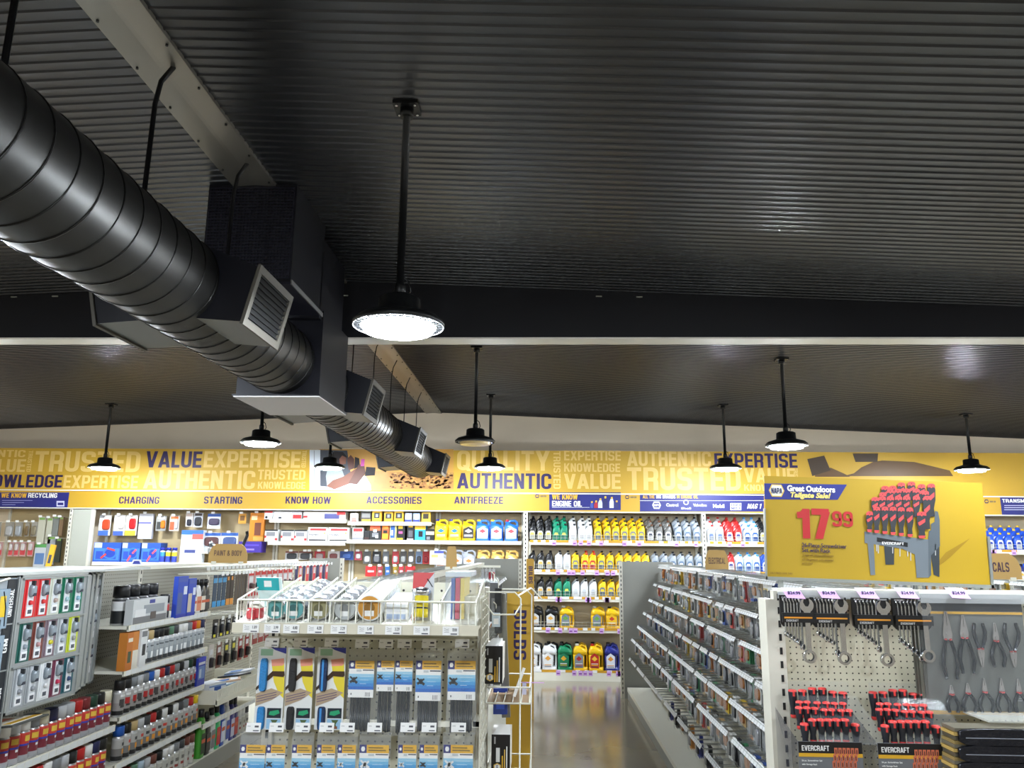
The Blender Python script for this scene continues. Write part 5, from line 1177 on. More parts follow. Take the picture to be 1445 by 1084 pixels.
# carded lamp
t = thing('carded_lamp','red and silver card holding a chrome topped yellow cylinder','packet',(atY(595,877,2.62).x,2.62,1.428),(R(-8),0,0)); b = MB(); b.box((-.034,0,0),(.034,.003,.15),M((196,198,200),.35)); obj('card', b, t)
b = MB(); b.prism([(-.034,.10),(.0,.10),(.014,.125),(.034,.15),(-.034,.15)][::1],(-.001,0),M((206,40,40),.4)); b.prism([(-.034,0),(-.02,0),(-.02,.015),(-.034,.02)],(-.001,0),M((206,40,40),.4)); obj('printed_front', b, t)
b = MB(); ym = M((226,206,40),.3); b.lathe([(.022,.01,ym),(.022,.035,M((40,40,44),.4)),(.022,.04,ym),(.022,.075,CHROME),(.026,.078,CHROME),(.028,.09,CHROME),(.02,.1,CHROME)],(0,-.026,0),20); obj('lamp', b, t); b = MB(); b.tube([(.012,-.004,.13),(.02,-.006,.12),(.03,-.004,.105)],.0015,DARKM,5); obj('cable', b, t)
# plastic case with coloured rods
cs_ = thing('plastic_case','tall clear plastic case with blue, red and yellow bars inside','case',(atY(645,880,2.63).x,2.63,1.43),(R(0),0,0))
b = MB(); PC_ = M((214,226,232),.12,0,.2,name='translucent plastic'); b.box((-.04,0,0),(.04,.22,.135),PC_); obj('shell', b, cs_)
for i, (x0, x1, c) in enumerate(((-.022,-.010,(60,90,160)),(-.008,.006,(200,50,80)),(.008,.020,(226,200,90)))): obj('coloured_bar', MB().box((x0,.004,.004),(x1,.2,.13),M(c,.4)), cs_, label=['blue bar','red bar','yellow bar'][i])
b = MB(); b.box((-.041,-.001,.135),(.041,.221,.150),M((222,232,238),.2,0,.75)); obj('lid', b, cs_)
b = MB(); b.box((-.03,0,0),(.028,.16,.07),M((236,234,222),.4,0,.8)); b.box((-.02,-.001,.01),(.018,0,.06),M((206,204,190),.4)); obj('plastic_tub', b, loc=(atY(672,880,2.64).x-.018,2.66,1.432), label='small cream plastic tub in the right corner of the basket', cat='tub')
# hanging rows
HY1, HY2 = -.15, -.2
def hang_hook(t, tagw=.047, price='2.99', y0=0, ln=.14):
    b = MB(); b.tube([(0,ln,.006),(0,-.004,.006),(0,-.012,.012)],.0026,STEELW,5); obj('hook', b, t)
    T = Matrix.Translation((0,-.012,.018)) @ Matrix.Rotation(R(-12),4,'X')
    o = obj('price_tag', MB().box((-tagw/2,-.001,-.014),(tagw/2,.0,.014),WHITE,T), t)
    b = MB(); b.box((.0,-.0016,-.011),(tagw*.4,-.001,-.008),PRINTG,T); b.box((.004,-.0016,.0),(tagw*.36,-.001,.0055),PRINTG,T); b.box((-tagw*.42,-.0014,.003),(-tagw*.2,-.001,.004),PRINTG,T); obj('print', b, o)
# ---- netting packs
for i, (x0, x1) in enumerate(((366,404),(407,444),(450,488))):
    Y = EY+HY1; p = atY((x0+x1)/2,914,Y); w_ = (x1-x0)*Y/F_PX; h = 105*Y/F_PX
    t = thing('mesh_sleeve_pack', ['white carded sleeve pack with blue mesh, leftmost of the top row','white carded sleeve pack with plain black mesh, second of the top row','white carded sleeve pack with black and blue mesh, third of the top row'][i], 'packet', p, (0,0,R(0)), 'carded mesh sleeve packs')
    obj('card', MB().box((-w_/2,0,-h),(w_/2,.004,0),M((226,228,226),.4)), t)
    b = MB(); sx = lambda u: -w_/2+w_*u; sz = lambda v: -h*v
    def pp(pts, c, k=1, rough=.45): b.prism([(sx(u),sz(v)) for u, v in pts],(-.0008*k,-.0008*(k-1)),M(c,rough))
    pp([(.45,.0),(1,.0),(1,.075),(.6,.03)][::-1],(50,56,150)); pp([(.08,.02),(.52,.02),(.52,.10),(.08,.10)][::-1],(150,190,160)); 
    pp([(.5,.2),(.95,.2),(1,.42),(1,.62),(.82,.56),(.62,.42)][::-1],(226,206,60)); pp([(.48,.15),(.93,.13),(.95,.2),(.9,.22),(.52,.23)][::-1],(226,150,130),2)
    pp([(.0,.53),(.0,.49),(.55,.29),(.98,.29),(1,.34),(.95,.36),(.6,.35)][::-1],(60,40,20),3); pp([(.0,.57),(.55,.50),(.98,.55),(.6,.64),(.02,.72)][::-1],(176,156,130),2)
    for k in range(3): pp([(.05,.6+k*.03),(.75,.54+k*.03),(.75,.548+k*.03),(.05,.608+k*.03)][::-1],(90,70,110),3)
    pp([(.45,.74),(.95,.74),(.95,.86),(.45,.86)][::-1],(30,40,50)); pp([(.52,.82),(.55,.78),(.85,.76),(.9,.8),(.7,.83)][::-1],(40,160,110),2)
    pp([(.45,.87),(.95,.87),(.95,.99),(.45,.99)][::-1],(150,190,220)); pp([(.6,.88),(.85,.88),(.76,.93),(.78,.97),(.66,.97),(.68,.93)][::-1],(80,100,60),2); pp([(.58,.955),(.82,.955),(.82,.985),(.58,.985)][::-1],(130,84,60),3)
    obj('printed_front', b, t)
    for v0, v1 in ((.13,.54),(.72,1.0)):
        b = MB(); m1 = M(((40,130,196),(34,34,36),(24,50,90))[i],.5,noise=.35,nscale=160,bump=.6); b.loft([(0,0,0,w_*.15,h*(v1-v0)/2),(.012,0,0,w_*.11,h*(v1-v0)*.48)],m1,12,.4,Matrix.Translation((sx(.24),-.001,-h*(v0+v1)/2)) @ Matrix.Rotation(PI/2,4,'X'))
        if i == 2: b.box((sx(.2),-.014,-h*v1+.004),(sx(.27),-.0125,-h*v0-.004),M((60,140,210),.5))
        obj('mesh_sleeve', b, t)
    text('Cable Sleeve',(sx(.1),-.0022,sz(.085)),(sx(.5),-.0022,sz(.04)),M((90,140,110),.5),t,bold=.01) if False else None
    hang_hook(t)
# ---- cable tie bags
def tiebag(w_, ch, th, tie=(34,36,40), tw=.8, hd=.05, dark=True):
    """clear bag: header flap, card (height ch), ties below (height th)"""
    t = thing('cable_tie_bag','',''); 
    b = MB(); H = hd+ch+th
    b.box((-w_/2-.004,.006,-H-.006),(w_/2+.004,.0065,0),CLEAR); b.box((-w_/2-.004,-.008,-H-.006),(w_/2+.004,-.0075,-hd*.3),M((240,244,246),.08,0,.035)); obj('clear_bag', b, t)
    b = MB(); z1 = -hd; 
    def q(x0,z0,x1,z1_,m,k): b.box((-w_/2+w_*x0,-.004-.0005*k,-hd-ch*z1_),(-w_/2+w_*x1,-.0035,-hd-ch*z0),m)
    q(0,0,1,1,WHITE,0); q(.24,0,1,.22,YEL,1); q(0,0,.24,.22,BLUE,1)
    g = [(150,200,226),(110,180,220),(70,156,214),(40,130,206),(24,100,190)]
    for k in range(5): q(0,.36+k*.085,1,.36+(k+1)*.085+.001,M(g[k],.5),1)
    q(.55,.24,.98,.27,PRINTG,1); q(.3,.24,.5,.3,M((190,196,200),.5),1); q(.3,.06,.8,.09,M((120,96,30),.5),2); q(.3,.13,.9,.16,M((120,96,30),.5),2)
    for k in range(4): q(.68+k*.055,.86,.70+k*.055,.97,PRINTG,1)
    q(.1,.88,.14,.93,PRINTG,1)
    for k in range(3): q(.45,.42+k*.1,.9-.1*k,.43+k*.1,M((200,224,240),.5),2)
    obj('card', b, t)
    b = MB(); b.prism([(-w_/2+w_*.12+w_*.07*x, -hd-ch*.11+w_*.075*z) for x, z in ((-.6,-1),(.6,-1),(1,0),(.6,1),(-.6,1),(-1,0))],(-.0056,-.005),WHITE); obj('badge', b, t)
    b = MB(); ds = DKB if dark else M((225,228,230),.4); xo, zo = -w_/2+w_*.2, -hd-ch*.52
    for a_, L in ((35,.17),(140,.19),(80,.1)):
        d_ = Vector((math.cos(R(a_)),0,math.sin(R(a_))))*w_*L; n_ = Vector((-d_.z,0,d_.x)).normalized()*w_*.05; c_ = Vector((xo,-.0056,zo))
        b.poly([c_-d_-n_,c_+d_-n_*.6,c_+d_+n_*.6,c_-d_+n_],ds)
    obj('printed_tie', b, t)
    n = max(5,int(w_*tw/.006)); rnd = random.Random(int(w_*1e4))
    for i in range(n):
        x = -w_*tw/2+w_*tw*(i+.5)/n; b = MB(); m = M(tie if i % 3 else tuple(min(255,c+14) for c in tie),.3)
        b.tube([(x,-.001+.003*(i%2),-H+rnd.uniform(0,.006)),(x+rnd.uniform(-.001,.001),.0+.003*(i%2),-hd-ch*.6)],.0032,m,5); obj('cable_tie', b, t)
    return t
R1B = [(493,527,34,47,43,'wide bag of short black ties beside the mesh packs'),(532,555,23,39,53,'narrow bag of black ties with curled white print'),(558,581,23,39,54,'narrow bag of black ties left of the middle wide bag'),(587,621,34,51,40,'wide bag of black and grey ties'),(632,669,36,50,41,'rightmost wide bag of black ties in the top row')]
def wpx(v, Y): return v*Y/F_PX
for x0, x1, w_, ch, th, lab in R1B:
    Y = EY+HY1; p = atY((x0+x1)/2+2,916,Y); t = tiebag(wpx(x1-x0,Y), wpx(ch,Y), wpx(th,Y), hd=wpx(15,Y)); t.location = p; props(t, lab, 'bag', 'cable tie bags in the top row'); hang_hook(t)
R2B = [(342,376,0,'bag with white ties at the left end'),(379,404,1,'narrow bag, second'),(415,441,1,'narrow bag, third'),(450,474,1,'narrow bag, fourth'),(479,503,0,'narrow bag with white ties, fifth'),(510,549,0,'wide bag with white ties, sixth'),(564,588,0,'narrow bag with white ties, seventh'),(594,618,1,'narrow bag, eighth'),(628,667,0,'wide bag with white ties at the right end')]
for x0, x1, dk, lab in R2B:
    Y = EY+HY2; p = atY((x0+x1)/2,1034,Y); t = tiebag(wpx(x1-x0,Y), wpx(46,Y), wpx(60,Y), (34,36,40) if dk else (206,210,212), hd=wpx(15,Y), dark=bool(dk)); t.location = p; props(t, lab+' of the lower bag row', 'bag', 'cable tie bags in the lower row'); hang_hook(t, ln=.19)
# ---- wire side rack and boxes right of the endcap
sr = thing('wire_side_rack','cream wire side rack holding black boxes beside the endcap','rack',(-.19,EY,0))
b = MB(); 
for i in range(5): b.tube([(0,-.3+i*.075,.2),(0,-.3+i*.075,1.5)],.003,STEELW,5)
z = .2
while z < 1.5: b.tube([(0,-.3,z),(0,0,z)],.0024,STEELW,4); z += .028
obj('wire_grid', b, sr)
for z in (1.155,.88,.6):
    b = MB(); X0, X1, Ya, Yb = .005, .15, -.12, .18; b.tube([(X0,Ya,z),(X1,Ya,z),(X1,Yb,z),(X0,Yb,z)],.0032,STEELW,5,closed=True); b.tube([(X0,Ya,z+.05),(X1,Ya,z+.05),(X1,Yb,z+.05),(X0,Yb,z+.05)],.003,STEELW,5,closed=True)
    for i in range(6): x = X0+(X1-X0)*i/5; b.tube([(x,Ya,z),(x,Yb,z)],.002,STEELW,4)
    for x in (X0,X1): b.tube([(x,Ya,z),(x,Ya,z+.05)],.003,STEELW,5)
    b.box((X0,Ya,z-.004),(X1,Yb,z-.002),M((150,124,96),.6)); obj('wire_shelf', b, sr)
b = MB()
for (x, y) in ((.118,-.12),(.152,.1)): b.tube([(x,y,.1),(x,y,1.49),(x-.02,y,1.51),(.0,y,1.51)],.0026,STEELW,6)
b.tube([(.11,-.12,1.5),(.15,.1,1.515),(.19,.2,1.47)],.003,STEELW,5); b.tube([(0,-.16,1.475),(.03,-.17,1.44),(.1,-.15,1.44),(.12,-.1,1.47)],.003,STEELW,5)
obj('wire_frame', b, sr)
for i, (px0, px1, py0, py1) in enumerate(((683,709.5,912,965),(693,720,1037,1092))):
    Y = 2.83+.0*i; a = atY(px0,py1,Y); c = atY(px1,py0,Y); w_, h = c.x-a.x, c.z-a.z
    t = thing('bulb_box', ['black bulb box on the upper wire shelf beside the endcap','black bulb box on the lower wire shelf beside the endcap'][i], 'box', ((a.x+c.x)/2,Y,a.z), (0,0,0), 'black bulb boxes')
    b = MB(); b.box((-w_/2,0,0),(w_/2,.16,h),M((226,222,212),.5)); b.box((-w_/2,-.001,0),(w_/2,0,h),M((16,15,18),.35)); b.box((-w_/2,0,0),(-w_/2+.001,.16,h*.98),M((16,15,18),.35)); obj('box', b, t)
    b = MB(); b.box((-w_*.25,-.0018,h*.3),(-w_*.05,-.001,h*.66),M((214,214,210),.5)); b.box((.06*w_,-.0018,h*.05),(.12*w_,-.001,h*.46),YEL)
    b.box((.18*w_,-.0018,h*.05),(.24*w_,-.001,h*.62),M((210,170,80),.5)); b.box((.3*w_,-.0018,h*.05),(.35*w_,-.001,h*.7),WHITE); b.box((-w_*.36,-.0018,h*.76),(-w_*.28,-.001,h*.94),M((170,170,170),.5)); obj('printed_front', b, t)
    b = MB(); cx, cz = -w_*.18, h*.17; b.prism([(cx+w_*.19*x,cz+w_*.2*z) for x, z in ((0,-1),(1,-.55),(1,.55),(0,1),(-1,.55),(-1,-.55))],(-.0022,-.001),M((226,190,90),.4)); b.prism([(cx+w_*.14*x,cz+w_*.15*z) for x, z in ((0,-1),(1,-.55),(1,.55),(0,1),(-1,.55),(-1,-.55))],(-.0028,-.002),WHITE); obj('badge', b, t)
    text('NAPA',(cx-w_*.05,-.003,cz-w_*.12),(cx+w_*.05,-.003,cz+w_*.12),PNAVY,t,turn=90)
    b = MB(); b.poly([(-w_*.45,0,h),(w_/2,0,h),(w_*.45,.06,h+.02),(-w_*.1,.06,h+.02)],M((232,232,228),.4)); obj('open_flap', b, t)
for i, (px, py, c, w_, h) in enumerate(((697,850,(96,98,100),.03,.14),(703,862,(40,42,44),.025,.16),(700,875,(200,214,224),.03,.05),(706,990,(40,70,170),.05,.09))):
    p = atY(px,py,3.02); b = MB(); b.box((-w_/2,0,-h/2),(w_/2,.02,h/2),M(c,.35)); b.box((-w_*.3,-.001,-h*.3),(w_*.3,0,h*.1),M(tuple(min(255,int(x*1.35)+20) for x in c),.4)); b.tube([(0,.01,h/2),(0,.0,h/2+.03),(-.01,.0,h/2+.04)],.002,STEELW,4)
    obj('hanging_pack', b, loc=p, rot=(R(8),0,0), label=['slim grey pack hanging in the wire side rack','slim black pack hanging in the wire side rack','pale blue card hanging in the wire side rack','blue pack over the lower black bulb box'][i], cat='packet')
b = MB(); T = Matrix.Rotation(R(20),4,'Y'); b.box((-.006,0,-.05),(.004,.001,.05),WHITE,T); b.box((.0,0,-.002),(.085,.001,.001),LILAC); b.box((.01,.0,-.04),(.024,.001,.0),M((200,200,226),.4)); obj('sale_tag', b, loc=atY(733,963,2.9), label='lilac and white sale tag sticking out over the aisle', cat='tag')
b = MB(); T = Matrix.Rotation(R(-3),4,'Y'); b.box((-.018,0,-.4),(.012,.03,.03),M((128,126,116),.5),T); obj('spacer_board', b, loc=atY(709,850,3.05), label='narrow grey board between the wire rack and the near BULBS sign', cat='board')
# BULBS blades
for i, (Y, x0, x1, z1, a, c_, lab) in enumerate(((3.2,-.135,-.042,1.492,861,931,'near yellow BULBS sign blade standing beside the aisle'),(8.5,-.163,-.082,1.565,799,823.5,'far narrow yellow BULBS sign blade before the oil shelves'))):
    t = thing('aisle_sign', lab, 'sign', ((x0+x1)/2, Y, 0)); h = (x1-x0)/2
    b = MB(); b.prism([(-h,.0),(h,.0),(h,z1-.012),(h-.012,z1),(-h+.005,z1),(-h,z1-.005)],(-.003,.003),YELH if i == 0 else M((196,150,50),.5)); obj('plate', b, t)
    za, zc = atY(725,c_,Y).z, atY(725,a,Y).z; text('BULBS',(-h*.42,-.0035,za),(h*.62,-.0035,zc),PURP,t,turn=-90,bold=.045)
# ================================================================ right endcap
RY = 3.6; rx0, rx1 = .985, 2.06
re_ = thing('endcap','cream pegboard endcap of wrenches and pliers under the sale board','shelving',(0,RY,0))
b = MB(); b.box((rx0+.04,0,.1),(rx1,.012,1.50),PEGX); obj('pegboard', b, re_)
b = MB(); b.box((rx0-.03,-.02,0),(rx0+.005,.1,1.455),UPR); upright(b, rx0+.025, -.02, 0, 1.49, .04, .05); obj('upright', b, re_)
b = MB(); upright(b, rx1+.02, -.012, 0, 1.48, .035, .05); obj('upright', b, re_)
b = MB(); b.box((rx0,-.4,0),(rx1+.03,.1,.12),CREAMW); obj('base', b, re_)
b = MB(); b.box((rx0+.02,-.03,1.485),(rx1+.02,.05,1.50),CREAMW); b.box((rx0+.02,-.035,1.46),(rx1,-.03,1.487),M((196,198,198),.3,.3)); obj('top_bar', b, re_)
b = MB(); b.box((rx0+.04,-.15,1.472),(rx0+.56,-.148,1.5),M((206,210,212),.12,0,.45)); b.box((rx0+.56,-.16,1.455),(rx1,-.158,1.49),M((206,210,212),.12,0,.45)); obj('clear_rail', b, re_)
b = MB(); b.prism([(rx0+.035,1.36),(rx0+.045,1.36),(rx0+.055,1.385),(rx0+.055,1.45),(rx0+.03,1.45)],(-.05,-.045),M((236,234,226),.4)); b.box((rx0+.055,-.05,1.425),(rx0+.085,-.045,1.45),M((236,234,226),.4)); obj('hook_card', b, re_)
for px in (1118,1167,1222,1278,1350):
    p = atY(px,836,RY-.16); t = thing('sale_tag',f'lilac $24 sale tag, {nth((1118,1167,1222,1278,1350).index(px))} from the left on the endcap rail','tag',p,(R(-28),R(3),0),'lilac sale tags on the endcap rail')
    b = MB(); b.prism([(-.045,.018),(-.025,-.026),(.05,-.026),(.028,.02)],(-.001,0),LILAC); b.prism([(-.045,.018),(-.038,.002),(-.0,.002),(.035,.012),(.028,.02)],(-.0014,-.001),WHITE); obj('card', b, t)
    text('$24.99',(-.02,-.002,-.012),(.032,-.002,.004),PURP,t,bold=.02)
# combination wrench, hanging: open jaw up, ring below
def wrench_mesh(L, s):
    b = MB(); w_ = .0048*s; hr = .0135*s
    pts = [(w_,0),(w_,L-hr*1.6)]
    for a in range(-60, 61, 15): pts.append((hr*math.cos(R(a)), L-hr*.2+hr*math.sin(R(a))))
    pts += [(hr*.35,L+hr*.75),(hr*.42,L+hr*.1),(hr*.2,L-hr*.35),(-hr*.2,L-hr*.35),(-hr*.5,L+hr*.2),(-hr*.35,L+hr*.85)]
    for a in range(120, 241, 15): pts.append((hr*math.cos(R(a)), L-hr*.2+hr*math.sin(R(a))))
    pts += [(-w_,L-hr*1.6),(-w_,0)]
    b.prism(pts,(-.003*s,.001*s),CHROME)
    N = 20; ro, ri = .0125*s, .0078*s; base = len(b.v)
    for y in (-.005*s,.004*s):
        for r in (ro, ri):
            for i in range(N): a = 2*PI*i/N; b.v.append((r*math.cos(a), y, -ro*.8+r*math.sin(a)))
    for i in range(N):
        j = (i+1) % N; o0, n0, o1, n1 = base, base+N, base+2*N, base+3*N
        b.face((o0+i,n0+i,n0+j,o0+j),CHROME); b.face((o1+i,o1+j,n1+j,n1+i),CHROME); b.face((o0+i,o0+j,o1+j,o1+i),CHROME,True); b.face((n0+i,n1+i,n1+j,n0+j),M((60,62,66),.4,.8),True)
    return b.mesh('wrench')
WM = {}
def wrench(L, s):
    if (L, s) not in WM: WM[L, s] = wrench_mesh(L, s)
    return WM[L, s]
WLAB = ['wrench set on black rack, leftmost under the lilac tags','wrench set on black rack, second from the left','wrench set on black rack, third from the left','wrench set with the open jaw turned up, beside the pliers bag']
for k, (x0, x1, y0, yb) in enumerate(((1101,1143,840,928),(1146,1192,841,930),(1203,1252,843,934),(1260,1309,844,922))):
    Y = RY-.13; p = atY((x0+x1)/2,y0,Y); w_ = wpx(x1-x0,Y)
    t = thing('wrench_set', WLAB[k], 'tool set', p, (0,0,0), 'wrench sets on the right endcap')
    b = MB(); h = wpx(41,Y); b.prism([(-w_/2,0),(-w_/2,-h*.9),(-w_*.42,-h),(w_*.42,-h),(w_/2,-h*.9),(w_/2,0)][::1],(.0,.012),BLACKP); b.box((-w_*.44,-.002,-.012),(-w_*.2,0,-.006),M((150,150,150),.5)); b.box((w_*.2,-.002,-.012),(w_*.44,0,-.006),M((150,150,150),.5)); obj('rack', b, t)
    b = MB(); b.box((-w_*.48,-.016,-h*.86),(w_*.52,-.006,-h*.55),BLACKP); obj('sleeve', b, t)
    b = MB(); b.box((-w_*.42,-.0172,-h*.73),(w_*.46,-.016,-h*.68),M((226,150,40),.5)); obj('stripe', b, t)
    text('EVERCRAFT',(-w_*.36,-.0165,-h*.83),(w_*.02,-.0165,-h*.765),M((200,200,200),.5),t)
    Ls = [wpx(y,Y) for y in ((36,38,41,44,47,52),(34,37,40,43,46,58),(30,33,37,40,44,52),(40,44,48,52,56,62))[k]]
    for i in range(6):
        x = -w_*.36+i*w_*.1; L = Ls[i]; obj('wrench', wrench(round(L+.02,3),.85 if i < 5 else 1.0), t, loc=(x,-.001,-h*.28-L), rot=(0,0,R(35)))
    L = wpx((61,62,62,56)[k],Y); obj('wrench', wrench(round(L,3),2.1), t, loc=(w_*.33,-.001,-h*.30-L+.004), rot=(0,0,0), label='large combination wrench')
    b = MB(); b.tube([(0,.0,.004),(0,.13,.004)],.003,STEELW,5); obj('hook', b, t)
# pliers bag
Y = RY-.13; a = atY(1310,1008,Y); c = atY(1441,846,Y)
pb = thing('pliers_set','large clear bag holding ten black handled pliers on a black card','tool set',((a.x+c.x)/2,Y,0)); cx = (a.x+c.x)/2
b = MB(); b.box((a.x-cx,.004,a.z),(c.x-cx,.008,c.z),M((108,110,106),.45,noise=.15,nscale=9)); b.box((a.x-cx,.003,c.z-wpx(16,Y)),(c.x-cx,.004,c.z),M((34,36,40),.35)); b.box((a.x-cx,.002,c.z-wpx(20,Y)),(c.x-cx,.004,c.z-wpx(17,Y)),M((206,160,60),.45)); b.box((a.x-cx,.002,a.z),(c.x-cx,.004,a.z+wpx(4.5,Y)),M((206,160,60),.45)); obj('card', b, pb)
for k in range(3): obj('clear_bag', MB().box((a.x-cx-.012-.006*k,.01+.012*k,a.z+.004),(c.x-cx,.012+.012*k,c.z-.01),M((120,122,112),.3)), pb)
obj('clear_front', MB().box((a.x-cx,-.026,a.z),(c.x-cx,-.0255,c.z),M((235,240,242),.1,0,.04)), pb)
text('EVERCRAFT',(atY(1325.5,0,Y).x-cx,.0015,atY(1330,988,Y).z),(atY(1330.5,0,Y).x-cx,.0015,atY(1330,963,Y).z),M((190,190,190),.5),pb,turn=90)
PLH = M((30,33,38),.25,name='black grip'); PLM = M((158,154,150),.4,.25,name='tool steel'); RDC = M((176,60,60),.4)
def pliers(px, pytop, pybot, spread, headfrac, hw_, flip=False, lab=None):
    """head top at (px,pytop); handles end at pybot, px±spread"""
    top = atY(px,pytop,Y); bot = atY(px,pybot,Y); s = -1 if flip else 1
    L = top.z-bot.z; sp = wpx(spread,Y); hL = L*headfrac; hw = wpx(hw_,Y)
    t = obj('pliers', MB().prism([(-hw*.25,L),(hw*.25,L),(hw*.7,L-hL*.45),(hw,L-hL*.8),(hw*.8,L-hL),(-hw*.8,L-hL),(-hw,L-hL*.8),(-hw*.7,L-hL*.45)],(-.006,.0),PLM), pb, loc=(top.x-cx,-.002,bot.z+(L if flip else 0)), rot=(0,PI if flip else 0,0), label=lab)
    b = MB(); b.box((-.0006,-.0065,L-hL*.5),(.0006,-.006,L-.002),DARKM); b.lathe([(hw*.4,-.009,PLM),(hw*.4,-.006,PLM)],(0,0,L-hL*.78),12,'y'); obj('pivot', b, t)
    for q in (-1,1):
        b = MB(); z1 = L-hL; b.tube([(q*hw*.5,-.003,z1+.004),(q*hw*.55,-.004,z1-.003)],.0062,RDC,8)
        b.tube([(q*hw*.55,-.005,z1-.002),(q*sp*.85,-.007,z1*.62),(q*sp*1.05,-.007,z1*.35),(q*sp*.8,-.006,z1*.1),(q*sp*.75,-.006,0)],[.0065,.0078,.008,.0072,.006],PLH,8); obj('handle', b, t)
for args in ((1333,863,958,9,.42,6,False,'long slip jaw pliers'),(1357,868,950,9,.40,5.5,False,'lineman pliers'),(1379,879,941,7,.42,4.5,True,'upside down cutting pliers'),(1402,879,941,8,.42,4,False,'long nose pliers'),(1424,879,941,9,.36,4.5,True,'upside down side cutters'),
    (1341,967,1005,7,.35,3.2,False,'small pliers'),(1364,964,1005,8,.36,3.2,False,'small pliers'),(1387,957,1005,8.5,.42,3,False,'small pliers'),(1411,957,1005,8,.42,3.2,False,'small pliers'),(1435,958,1005,7.5,.42,3,False,'small pliers')): pliers(*args)
# screwdriver sets
HRED = M((214,64,60),.35,name='coral grip cap'); HBLK = M((34,36,44),.35,name='dark grip')
def handle_mesh(s=1.0, L=.09):
    b = MB(); r = .0155*s
    b.lathe([(r*.55,-L,HRED),(r*.75,-L+.006,HRED),(r*.72,-L+.014,HBLK),(r*.62,-L*.65,HBLK),(r*.9,-L*.35,HBLK),(r,-.016,HBLK),(r*.98,-.008,HRED),(r*.9,-.002,HRED),(r*.5,0,HRED)],(0,0,0),12)
    b.box((-r*.22,-r*1.03,-.024),(r*.22,-r*.6,-.008),HRED); return b.mesh('screwdriver')
HM = [handle_mesh(1.0,.085), handle_mesh(1.15,.11)]
for k in range(2):
    ox, oy = 113.5*k, 2.5*k
    t = thing('screwdriver_set',['left clear pack of red and black screwdrivers below the wrenches','right clear pack of red and black screwdrivers, beside the folded bags'][k],'tool set',(atY(1165+ox,1000,3.4).x,3.4,0),(0,0,0),'screwdriver sets on the right endcap'); X0 = t.location.x
    for r, (Yr, ys, xs, hm) in enumerate(((3.50,(973,973,970,970,975,976),(1118,1132,1146,1160,1174.5,1189),1),(3.455,(989,989,990,990,991,991),(1127.7,1138.6,1152.7,1165.5,1177,1189),0),(3.41,(997,997,998,1000,1000,1001,1001),(1127,1138,1149,1163,1173,1186.7,1197.6),0),(3.36,(1020,1014,1014,1014,1014,1014,1021),(1135,1146,1158,1168.5,1179.6,1191.8,1206.5),0))):
        for x, y in zip(xs, ys):
            p = atY(x+ox,y+oy,Yr); s = 1.0 if r != 3 else 1.12
            o = obj('screwdriver', HM[hm], t, loc=(p.x-X0,Yr-3.4,p.z)); o.scale = (s,s,1.0 if r != 3 else 1.08)
    a = atY(1131+ox,1130,3.335); c = atY(1216+ox,1048+oy,3.335); w_ = c.x-a.x; zt = c.z; H = .24
    b = MB(); b.box((a.x-X0,3.335-3.4,zt-H),(c.x-X0,3.34-3.4,zt),M((112,114,118),.45)); b.box((a.x-X0,-.0656,zt-wpx(14,3.33)),(c.x-X0,-.065,zt),M((20,20,22),.4)); b.box((a.x-X0,-.0656,zt-wpx(18.5,3.33)),(c.x-X0,-.065,zt-wpx(14,3.33)),YEL); obj('card', b, t)
    text('EVERCRAFT',(a.x-X0+w_*.05,-.067,zt-wpx(11,3.33)),(a.x-X0+w_*.48,-.067,zt-wpx(4.5,3.33)),WHITE,t,bold=.04)
    text('26 pc. Screwdriver Set',(a.x-X0+w_*.04,-.067,zt-wpx(24.5,3.33)),(a.x-X0+w_*.36,-.067,zt-wpx(22,3.33)),WHITE,t,bold=.01); text('with Storage Rack',(a.x-X0+w_*.04,-.067,zt-wpx(29,3.33)),(a.x-X0+w_*.28,-.067,zt-wpx(26.5,3.33)),WHITE,t,bold=.01)
    b = MB(); cm, cb = M((206,110,80),.5), M((110,60,44),.5)
    for rr in range(3):
        for cc in range(6):
            xx = a.x-X0+w_*(.56+cc*.065+rr*-.02); zz = zt-wpx(7+rr*8,3.33); b.box((xx,-.0664,zz-wpx(8,3.33)),(xx+w_*.05,-.0658,zz),cm); b.box((xx+w_*.015,-.0668,zz-wpx(7,3.33)),(xx+w_*.035,-.0663,zz-wpx(2,3.33)),cb)
    obj('printed_rack', b, t)
    pk = M((232,240,244),.06,0,.06,name='blister plastic'); b = MB(); q0 = atY(1112+ox,961+oy,3.53); q1 = atY(1197+ox,961+oy,3.53)
    b.box((q0.x-X0,.13,q0.z-.5),(q1.x-X0,.1315,q0.z),pk)
    pts = [(.115,q0.z-.045),(.075,q0.z-.05),(.04,q0.z-.085),(.0,q0.z-.105),(-.045,q0.z-.155),(-.062,q0.z-.2),(-.062,zt)]
    for (ya,za),(yb_,zb_) in zip(pts,pts[1:]): b.poly([(q0.x-X0+.01+(.115-ya)*.25,ya,za),(q1.x-X0+.0+(.115-ya)*.25,ya,za),(q1.x-X0+(.115-yb_)*.25,yb_,zb_),(q0.x-X0+.01+(.115-yb_)*.25,yb_,zb_)],pk)
    obj('clear_pack', b, t)
    b = MB(); xl = a.x-X0; b.poly([(xl,-.06,zt),(xl-.03,.12,q0.z-.1),(xl-.03,.12,q0.z-.5),(xl,-.06,zt-H)],M((70,72,84),.2,0,.35)); b.poly([(xl,-.06,zt),(xl-.03,.12,q0.z-.1),(xl-.03,.12,q0.z-.5),(xl,-.06,zt-H)][::-1],M((70,72,84),.2,0,.35)); obj('pack_side', b, t)
